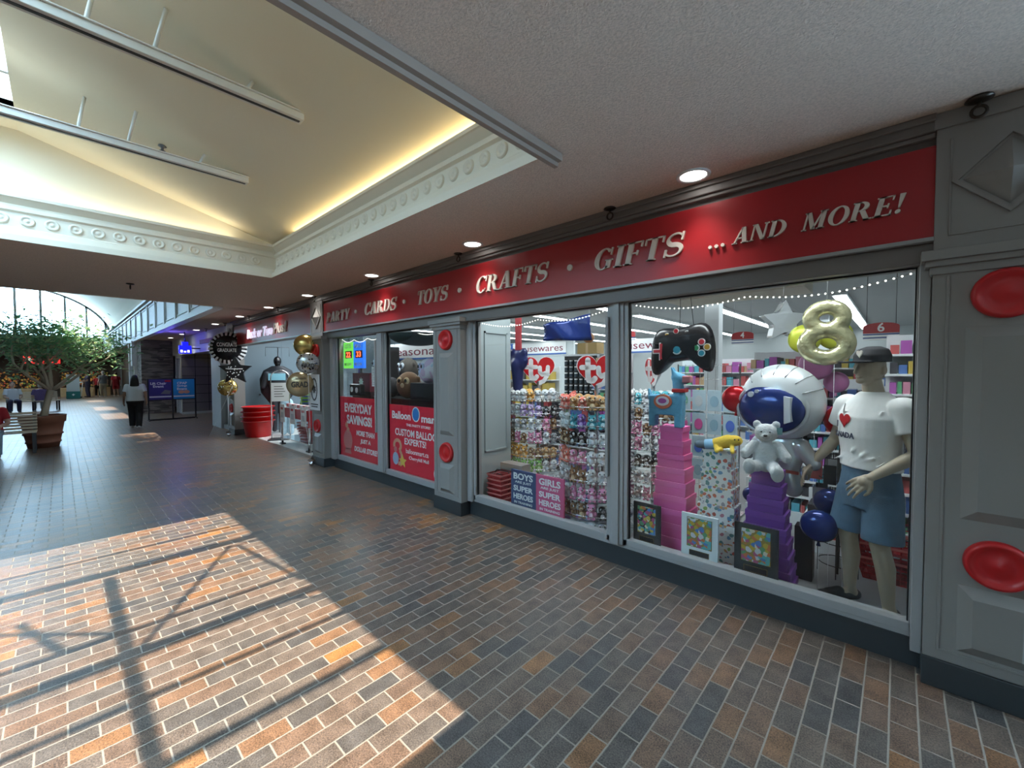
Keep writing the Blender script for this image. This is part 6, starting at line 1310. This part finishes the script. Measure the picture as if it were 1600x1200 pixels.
# double sign stand
t = thing('sign_stand', 'black framed double poster stand with purple and blue event posters on the mall floor', 'sign stand', (-18.5, 2.62, 0), radians(90)); 
f2 = MB()
for x in (-0.62, 0.02, 0.66): f2.box((x-0.02, -0.02, 0), (x+0.02, 0.02, 1.42))
f2.box((-0.64, -0.2, 0), (-0.6, 0.2, 0.03)).box((0.64, -0.2, 0), (0.68, 0.2, 0.03)).box((-0.64, -0.03, 0.0), (0.68, 0.03, 0.05)).box((-0.62, -0.015, 0.68), (0.66, 0.015, 0.71)).box((-0.62, -0.015, 1.4), (0.66, 0.015, 1.42)); f2.build('frame', m_black, t)
for x, c2, s1, nm in ((-0.30, (0.05, 0.035, 0.2), ('Lift Chair', 'Event'), 'purple'), (0.34, (0.02, 0.3, 0.6), ('CPAP', 'Savings', 'Event'), 'sky')):
    p = MB().box((x-0.3, -0.012, 0.71), (x+0.3, 0.012, 1.4)).build('poster', mat('poster '+nm, c2, 0.5), t)
    b = MB()
    for k, s in enumerate(s1): text(b, s, (x-0.05, -0.012, 1.26-0.10*k), 0.42 if k == 0 and nm == 'purple' else 0.28, 0.085, 0, 0.03, th=0.003)
    b.box((x-0.29, -0.014, 0.78), (x+0.29, -0.012, 0.83)); b.build('lettering', m_paper, p)
    b = MB()
    if nm == 'purple': b.prism([(x, 0.9), (x+0.25, 0.88), (x+0.28, 1.0), (x+0.12, 1.04)], -0.015, -0.012, 0); MB().box((x+0.12, -0.015, 1.31), (x+0.28, -0.012, 1.37)).build('logo_patch', m_red, p)
    else: b.prism(circ(x-0.07, 0.95, 0.09, 0.06), -0.015, -0.012, 2).prism(circ(x+0.07, 0.95, 0.09, 0.06), -0.0155, -0.012, 2)
    b.build('picture', [MATS['print grey'], m_red, MATS['print peach']], p)

# ================================================================== far end of the mall
struct('wall_far', MB().box((-42.2, -9, 0), (-42.05, 3.2, 4.0)).box((-42.05, -9, 2.75), (-40.8, 3.2, 4.0)), mat('dim far wall', (0.09, 0.075, 0.06), 0.8))
struct('wall_farside', MB().box((-42, 3.1, 0), (-25.0, 3.2, ZC)), m_dark)
t = thing('shop_sign', 'red lit sign over the produce shop far behind the tree', 'shop sign', (-40.75, -0.75, 2.2), radians(90)); MB().box((-0.8, -0.03, 0), (0.8, 0.03, 0.5)).build('panel', mat('lit red', (0.7, 0.02, 0.02), 0.5, emit=(0.9, 0.03, 0.03), es=0.6), t); MB().box((-0.8, 0.03, 0.1), (0.8, 0.05, 0.56)).build('backing', m_dark, t)
b = MB(); b.prism(circ(-0.55, 0.25, 0.14), -0.04, -0.03); b.build('round_logo', m_paper, t)
for yy in (-6.5, -2.0, 1.2):
    t = thing('produce_stand', 'wooden produce stand heaped with orange and yellow fruit, %s' % {-6.5: 'hidden leftmost at the far shop', -2.0: 'left behind the tree trunk', 1.2: 'right behind the shoppers'}[yy], 'produce stand', (-41.3, yy, 0), 0, 'produce stands at the far shop')
    MB().box((-0.6, -1.2, 0), (0.5, 1.2, 0.6)).build('bin', m_wood, t); MB().box((-0.7, -1.2, 0.6), (-0.5, 1.2, 1.8)).build('back_panel', m_dark, t); g = MB(); random.seed(int(yy*10))
    for k in range(220):
        u = random.random(); g.ell((0.42-0.85*u, random.uniform(-1.15, 1.15), 0.66+1.0*u), 0.05, random.choice((0, 0, 0, 1, 1, 2, 3, 4, 4)), 6, 4)
    o = g.build('fruit', [mat('orange fruit', (0.5, 0.2, 0.03), 0.5), mat('yellow fruit', (0.55, 0.36, 0.06), 0.5), mat('green fruit', (0.15, 0.3, 0.05), 0.5), mat('red fruit', (0.5, 0.05, 0.03), 0.5), mat('dark fruit', (0.08, 0.04, 0.03), 0.5)], t); o['kind'] = 'stuff'
    area('produce_light', (-40.6, yy, 2.7), 0.6, 2.0, 22, (1, 0.85, 0.6), (0, radians(-25), 0))
t = thing('notice_kiosk', 'white and teal notice stand far behind the tree', 'sign stand', (-38, 0.55, 0), radians(90)); MB().box((-0.29, -0.05, 0.45), (0.29, 0.05, 1.52)).build('panel', m_white, t, bev=0.01); MB().box((-0.31, -0.12, 0), (0.31, 0.12, 0.45)).build('base', mat('teal paint', (0.02, 0.16, 0.15), 0.5), t, bev=0.01); MB().prism(star(0, 0.25, 0.08, 0.04, 4), -0.125, -0.12).build('emblem', m_paper, t)

# ------------------------------------------------------------------ potted tree
m_bark = mat('pale bark', (0.42, 0.36, 0.28), 0.85, bump=0.3, bs=30); m_terra = mat('terracotta', (0.22, 0.085, 0.05), 0.65, var=0.15, vs=9)
TX, TY = -13.9, -0.28
t = thing('planter', 'large ribbed terracotta planter beside the slatted bench', 'planter', (TX, TY, 0))
MB().lathe([(0, 0), (0.24, 0), (0.26, 0.1), (0.275, 0.1), (0.275, 0.13), (0.265, 0.14), (0.29, 0.28), (0.31, 0.28), (0.31, 0.31), (0.295, 0.32), (0.33, 0.54), (0.355, 0.55), (0.365, 0.68), (0.375, 0.7), (0.34, 0.71), (0.32, 0.6), (0, 0.6)], n=40).build('pot', m_terra, t)
MB().lathe([(0, 0.605), (0.318, 0.605)], n=30).build('soil', m_dark, t)
t = thing('potted_tree', 'spreading green indoor tree growing in the terracotta planter', 'tree', (TX, TY, 0.605))
tr = MB(); random.seed(11); tips = []
def branch(p, d, L, r, lev):
    pts = [Vector(p)]; d = Vector(d).normalized(); n = 5
    for i in range(n):
        d = (d+Vector((random.uniform(-.16, .16), random.uniform(-.16, .16), random.uniform(-.04, .13)))).normalized(); pts.append(pts[-1]+d*L/n)
    tr.tube(pts, [r*(1-0.5*i/n) for i in range(n+1)], 7)
    tips.append((tuple(pts[-1]), lev)); tips.append((tuple(pts[-2]), lev))
    if lev < 3:
        for k in range(3 if lev < 2 else 2):
            q = pts[3+k % 3] if lev else pts[5]; a = random.uniform(0, 2*pi)
            nd = (d*0.6+Vector((cos(a), sin(a), random.uniform(0.05, 0.5)))*0.8); branch(q, nd, L*random.uniform(0.6, 0.85), r*0.55, lev+1)
tr.tube([(0.0, 0, 0.0), (0.0, 0.05, 0.25), (-0.02, 0.1, 0.5), (0.0, 0.14, 0.66)], [0.075, 0.06, 0.055, 0.06], 10)
for d in ((0.2, 0.9, 0.75), (-0.3, 0.8, 0.5), (0.3, -0.85, 0.8), (-0.4, -0.6, 0.95), (0.3, 0.2, 1.1), (-0.5, 0.1, 0.8), (0.4, -0.3, 0.6)): branch((0, 0.14, 0.64), d, 0.85, 0.036, 1)
tr.build('trunk', m_bark, t)
def leaf_mat(name, c):
    m = mat(name, c, 0.45); nt = m.node_tree; b = nt.nodes['Principled BSDF']; o = [n for n in nt.nodes if n.type == 'OUTPUT_MATERIAL'][0]
    tr2 = nt.nodes.new('ShaderNodeBsdfTranslucent'); tr2.inputs[0].default_value = (c[0]*1.6, c[1]*1.6, c[2]*1.1, 1); mx = nt.nodes.new('ShaderNodeMixShader'); mx.inputs[0].default_value = 0.45
    nt.links.new(b.outputs[0], mx.inputs[1]); nt.links.new(tr2.outputs[0], mx.inputs[2]); nt.links.new(mx.outputs[0], o.inputs[0]); return m
m_leaf = leaf_mat('green leaf', (0.16, 0.32, 0.23)); m_leaf2 = leaf_mat('light green leaf', (0.32, 0.42, 0.27))
lf = MB(); cents = [Vector(p) for p, lv in tips if p[2] > 0.75]
for k in range(3600):
    if k % 3: c2 = random.choice(cents); p = c2+Vector((random.gauss(0, 0.2), random.gauss(0, 0.2), random.gauss(0.02, 0.13)))
    else:
        a, q = random.uniform(0, 2*pi), random.random()**0.5; p = Vector((1.15*q*cos(a), 0.15+1.35*q*sin(a), 1.5+0.45*(1-q*q)+random.gauss(0, 0.27)))
    M = Matrix.Translation(p) @ Euler((random.uniform(-0.7, 0.7), random.uniform(-0.7, 0.7), random.uniform(0, 6.3))).to_matrix().to_4x4(); s = random.uniform(0.045, 0.08)
    lf.add([(-s, 0, 0), (-0.2*s, -0.42*s, 0.1*s), (s, 0, -0.15*s), (-0.2*s, 0.42*s, 0.1*s)], [(0, 1, 2, 3)], 0 if random.random() < 0.72 else 1, False, M)
lf.build('foliage', [m_leaf, m_leaf2], t, fix=False)

# ------------------------------------------------------------------ benches
m_slatd = mat('weathered slat', (0.55, 0.47, 0.36), 0.5, var=0.2, vs=9)
def bench(x, y, rz, L, lab):
    t = thing('bench', lab, 'bench', (x, y, 0), rz, 'slatted benches')
    for k in range(6): MB().box((-L/2, 0.24+0.012*k, 0.46+0.062*k), (L/2, 0.262+0.012*k, 0.505+0.062*k)).build('back_slat', m_slatd, t, bev=0.004)
    for k in range(5): MB().box((-L/2, -0.24+0.095*k, 0.415), (L/2, -0.165+0.095*k, 0.44)).build('seat_slat', m_slatd, t, bev=0.004)
    for sx in (-L/2+0.04, L/2-0.04, 0):
        MB().box((sx-0.025, -0.24, 0.375), (sx+0.025, 0.27, 0.412)).box((sx-0.025, -0.22, 0), (sx+0.025, -0.17, 0.375)).box((sx-0.025, 0.2, 0), (sx+0.025, 0.245, 0.375)).add([(sx-0.025, 0.265, 0.38), (sx+0.025, 0.265, 0.38), (sx+0.025, 0.335, 0.83), (sx-0.025, 0.335, 0.83), (sx-0.025, 0.30, 0.38), (sx+0.025, 0.30, 0.38), (sx+0.025, 0.365, 0.83), (sx-0.025, 0.365, 0.83)], [(0, 1, 2, 3), (7, 6, 5, 4), (0, 4, 5, 1), (1, 5, 6, 2), (2, 6, 7, 3), (3, 7, 4, 0)]).build('iron_frame', m_black, t)
    return t
bench(-13.2, -1.25, radians(90), 1.8, 'pale slatted bench beside the terracotta planter at the left edge')
bench(-27.2, -0.78, radians(100), 1.5, 'brown slatted bench farther away behind the tree trunk')

# ------------------------------------------------------------------ people
SK = mat('skin', (0.36, 0.2, 0.13), 0.6); SK2 = mat('pale skin', (0.52, 0.33, 0.25), 0.6)
def person(name, label, loc, rz, H, shirt, legs, hairc, pose, shoes, sk=SK, long_hair=False, fat=1.0, shorts=False, vox=0.012, extra=None):
    t = thing('person', label, 'person', loc, rz); s = H/1.72
    hz = 0.46 if pose == 'sit' else 0.9
    up = hz-0.9
    def P(x, y, z): return (x*s, y*s, z*s)
    w = fat; B = [('e', [(P(0, 0, 0.86+up), 0.165*s*w, 0.115*s*w), (P(0, 0, 1.02+up), 0.14*s*w, 0.1*s*w), (P(0, 0, 1.25+up), 0.165*s*w, 0.11*s*w), (P(0, 0, 1.38+up), 0.165*s, 0.09*s), (P(0, 0, 1.44+up), 0.08*s, 0.06*s)]),
         ('c', P(0, 0, 1.42+up), P(0, -0.01, 1.5+up), 0.052*s, 0.05*s), ('s', P(0, -0.02, 1.6+up), (0.074*s, 0.092*s, 0.115*s)), ('c', P(0, -0.105, 1.6+up), P(0, -0.118, 1.575+up), 0.009*s, 0.013*s), ('s', P(0, -0.08, 1.525+up), (0.035*s, 0.03*s, 0.025*s)),
         ('s', P(0.075, 0, 1.59+up), (0.01*s, 0.02*s, 0.03*s)), ('s', P(-0.075, 0, 1.59+up), (0.01*s, 0.02*s, 0.03*s))]
    LJ = {}
    for sd in (-1, 1):
        if pose == 'walk': hip, kn, an = (0.09*sd, 0, 0.86), (0.095*sd, -0.10 if sd > 0 else 0.02, 0.47), (0.09*sd, -0.08 if sd > 0 else 0.2, 0.09)
        elif pose == 'sit': hip, kn, an = (0.09*sd, 0, 0.46), (0.12*sd, -0.42, 0.47), (0.12*sd, -0.40, 0.09)
        else: hip, kn, an = (0.09*sd, 0, 0.86), (0.1*sd, -0.02, 0.47), (0.11*sd, 0.03, 0.09)
        LJ[sd] = (hip, kn, an); mid = tuple(kn[i]*.65+an[i]*.35 for i in range(3)); mid = (mid[0], mid[1]+0.015, mid[2])
        B += limb([(P(*hip), 0.088*s*w), (P(*kn), 0.056*s*w), (P(*mid), 0.055*s*w), (P(*an), 0.036*s)])+limb([(P(an[0], an[1]+0.02, 0.045), 0.035*s), (P(an[0]*1.1, an[1]-0.13, 0.03), 0.026*s)])
        sh_ = (0.175*sd*(0.5+0.5*w), 0, 1.37+up)
        if pose == 'sit': el, wr = (0.24*sd*w, -0.06, 1.1+up), (0.16*sd, -0.3, 1.06+up)
        elif pose == 'push': el, wr = (0.23*sd, -0.12, 1.12), (0.16*sd, -0.36, 1.06)
        else: el, wr = (0.23*sd*(0.4+0.6*w), 0.03, 1.1), (0.255*sd*(0.4+0.6*w), -0.03 if pose != 'walk' else -0.1*sd, 0.86)
        LJ[sd] += (sh_, el, wr)
        B += limb([(P(*sh_), 0.055*s), (P(*el), 0.04*s), (P(*wr), 0.027*s)])+hand(P(*wr), (-0.2*sd*0, -0.15 if pose == 'stand' or pose == 'walk' else -0.9, -0.95 if pose in ('stand', 'walk') else -0.3), sd, (-sd, 0.2, 0), s, 0.4)
    skin('body', B, sk, t, vox, 2)
    S_p = [('e', [(P(0, 0, 0.88+up), 0.19*s*w, 0.14*s*w), (P(0, 0, 1.02+up), 0.172*s*w, 0.13*s*w), (P(0, 0, 1.25+up), 0.19*s*w, 0.132*s*w), (P(0, 0, 1.38+up), 0.18*s, 0.108*s), (P(0, 0, 1.445+up), 0.09*s, 0.075*s)])]
    for sd in (-1, 1):
        hip, kn, an, sh_, el, wr = LJ[sd]; m2 = tuple(sh_[i]*.3+el[i]*.7 for i in range(3)); S_p += [('s', P(*sh_), 0.07*s), ('k', P(*sh_), P(*m2), 0.07*s, 0.066*s)]
    skin('shirt', S_p, shirt, t, vox, 2)
    T_p = [('s', P(0, 0, 0.84+up if pose != 'sit' else 0.5), (0.185*s*w, 0.135*s*w, 0.11*s))]
    for sd in (-1, 1):
        hip, kn, an = LJ[sd][:3]
        if shorts: T_p += [('k', P(*hip), P(*[hip[i]*.15+kn[i]*.85 for i in range(3)]), 0.1*s*w, 0.09*s*w)]
        else: T_p += limb([(P(*hip), 0.1*s*w), (P(*kn), 0.076*s*w)])+[('k', P(*kn), P(an[0], an[1], an[2]-0.03), 0.078*s*w, 0.062*s*w)]
    skin('trousers' if not shorts else 'shorts', T_p, legs, t, vox, 2)
    Hh = [('s', P(0, 0.012, 1.635+up), (0.082*s, 0.092*s, 0.1*s)), ('s', P(0, 0.04, 1.58+up), (0.078*s, 0.06*s, 0.09*s))]
    if long_hair: Hh += [('e', [(P(0, 0.075, 1.2+up), 0.07*s, 0.03*s), (P(0, 0.07, 1.36+up), 0.12*s, 0.05*s), (P(0, 0.05, 1.52+up), 0.105*s, 0.07*s), (P(0, 0.03, 1.64+up), 0.085*s, 0.085*s)])]
    skin('hair', Hh, hairc, t, vox, 2)
    b = MB()
    for sd in (-1, 1): b.ell(P(0.03*sd, -0.1, 1.61+up), (0.011*s, 0.008*s, 0.007*s), 0, 8, 6)
    b.build('eyes', m_black, t); b = MB(); b.ell(P(0, -0.105, 1.543+up), (0.022*s, 0.008*s, 0.006*s), 0, 8, 6); b.build('mouth', mat('lips', (0.3, 0.1, 0.09), 0.5), t)
    for sd in (-1, 1):
        an = LJ[sd][2]; skin('shoe', limb([(P(an[0], an[1]+0.03, 0.04), 0.044*s), (P(an[0]*1.1, an[1]-0.15, 0.035), 0.036*s)]), shoes, t, vox, 1)
    return t
m_hair = mat('black hair', (0.012, 0.009, 0.008), 0.5); m_hairb = mat('brown hair', (0.06, 0.03, 0.015), 0.6); m_hairg = mat('grey hair', (0.35, 0.34, 0.33), 0.7)
m_leg = mat('black leggings', (0.012, 0.012, 0.014), 0.75); m_tee = mat('pale grey tee', (0.68, 0.7, 0.74), 0.9); m_jean = mat('faded jeans', (0.2, 0.29, 0.38), 0.9); m_shoe = mat('white trainers', (0.6, 0.58, 0.6), 0.6)
m_redt = mat('red shirt', (0.36, 0.02, 0.03), 0.9); m_gryt = mat('grey shirt', (0.2, 0.2, 0.21), 0.9); m_kha = mat('khaki cloth', (0.42, 0.34, 0.24), 0.9); m_nav = mat('navy jacket', (0.03, 0.03, 0.07), 0.8)
person('p', 'woman with long dark hair walking away in pale grey t-shirt and black leggings', (-16.6, 1.5, 0), radians(-100), 1.56, m_tee, m_leg, m_hair, 'walk', m_shoe, SK, True, 1.22)
person('p', 'person in red shirt and faded jeans sitting on the near bench at the left edge', (-13.12, -0.97, 0), radians(90), 1.66, m_redt, m_jean, m_hairb, 'sit', m_black, SK2, False, 1.05)
person('p', 'person in dark cap and grey top sitting on the far bench at its left end', (-27.0, -1.35, 0), radians(100), 1.68, m_tee, m_nav, m_hair, 'sit', m_black, SK2)
person('p', 'person in purple jacket sitting on the far bench behind the tree trunk', (-27.3, -0.6, 0), radians(-80), 1.6, mat('purple jacket', (0.12, 0.08, 0.2), 0.9), m_tee, m_hairg, 'sit', m_shoe, SK2)
pc2 = person('p', 'shopper in navy jacket pushing a cart near the far produce shop', (-39.6, 1.25, 0), radians(20), 1.68, m_nav, m_nav, m_hair, 'push', m_black, SK, vox=0.02)
person('p', 'shopper in grey shirt and khaki trousers standing far away beside the cart', (-39.0, 1.95, 0), radians(-60), 1.74, m_gryt, m_kha, m_hairg, 'stand', m_shoe, SK2, fat=1.1, vox=0.02)
person('p', 'shopper in red shirt and red shorts standing far away at the right', (-39.6, 2.62, 0), radians(-80), 1.62, m_redt, m_redt, m_hairb, 'stand', m_shoe, SK2, shorts=True, fat=1.1, vox=0.02)
person('p', 'shopper in red top standing far away between the cart and the grey shirt', (-40.3, 1.75, 0), radians(-100), 1.5, m_redt, m_leg, m_hairb, 'stand', m_shoe, SK2, vox=0.02)
t = thing('shopping_cart', 'white wire shopping cart held by the shopper in navy near the far shop', 'shopping cart', (-39.05, 1.25, 0), radians(20)); b = MB()
b.box((-0.2, -0.95, 0.55), (0.2, -0.4, 0.57)).box((-0.2, -0.95, 0.85), (0.2, -0.93, 0.9)); 
for sx in (-0.22, 0.22): b.tube([(sx, -0.35, 1.0), (sx, -0.4, 0.55), (sx, -0.45, 0.08)], 0.02, 6).tube([(sx, -0.95, 0.9), (sx, -0.9, 0.55), (sx, -0.95, 0.08)], 0.02, 6).tube([(sx, -0.35, 1.0), (sx, -0.95, 0.88)], 0.015, 6)
b.tube([(-0.22, -0.35, 1.0), (0.22, -0.35, 1.0)], 0.02, 6).build('cart_frame', m_white, t)
for sx in (-0.22, 0.22):
    for yy in (-0.45, -0.95): MB().lathe([(0, -0.015), (0.05, -0.015), (0.05, 0.015), (0, 0.015)], (sx, yy, 0.05), 'X', 12).build('wheel', m_black, t)
dupes = {k: v for k, v in LABELS.items() if len(v) > 1}
if dupes: print('DUPLICATE LABELS', len(dupes), list(dupes.items())[:6])
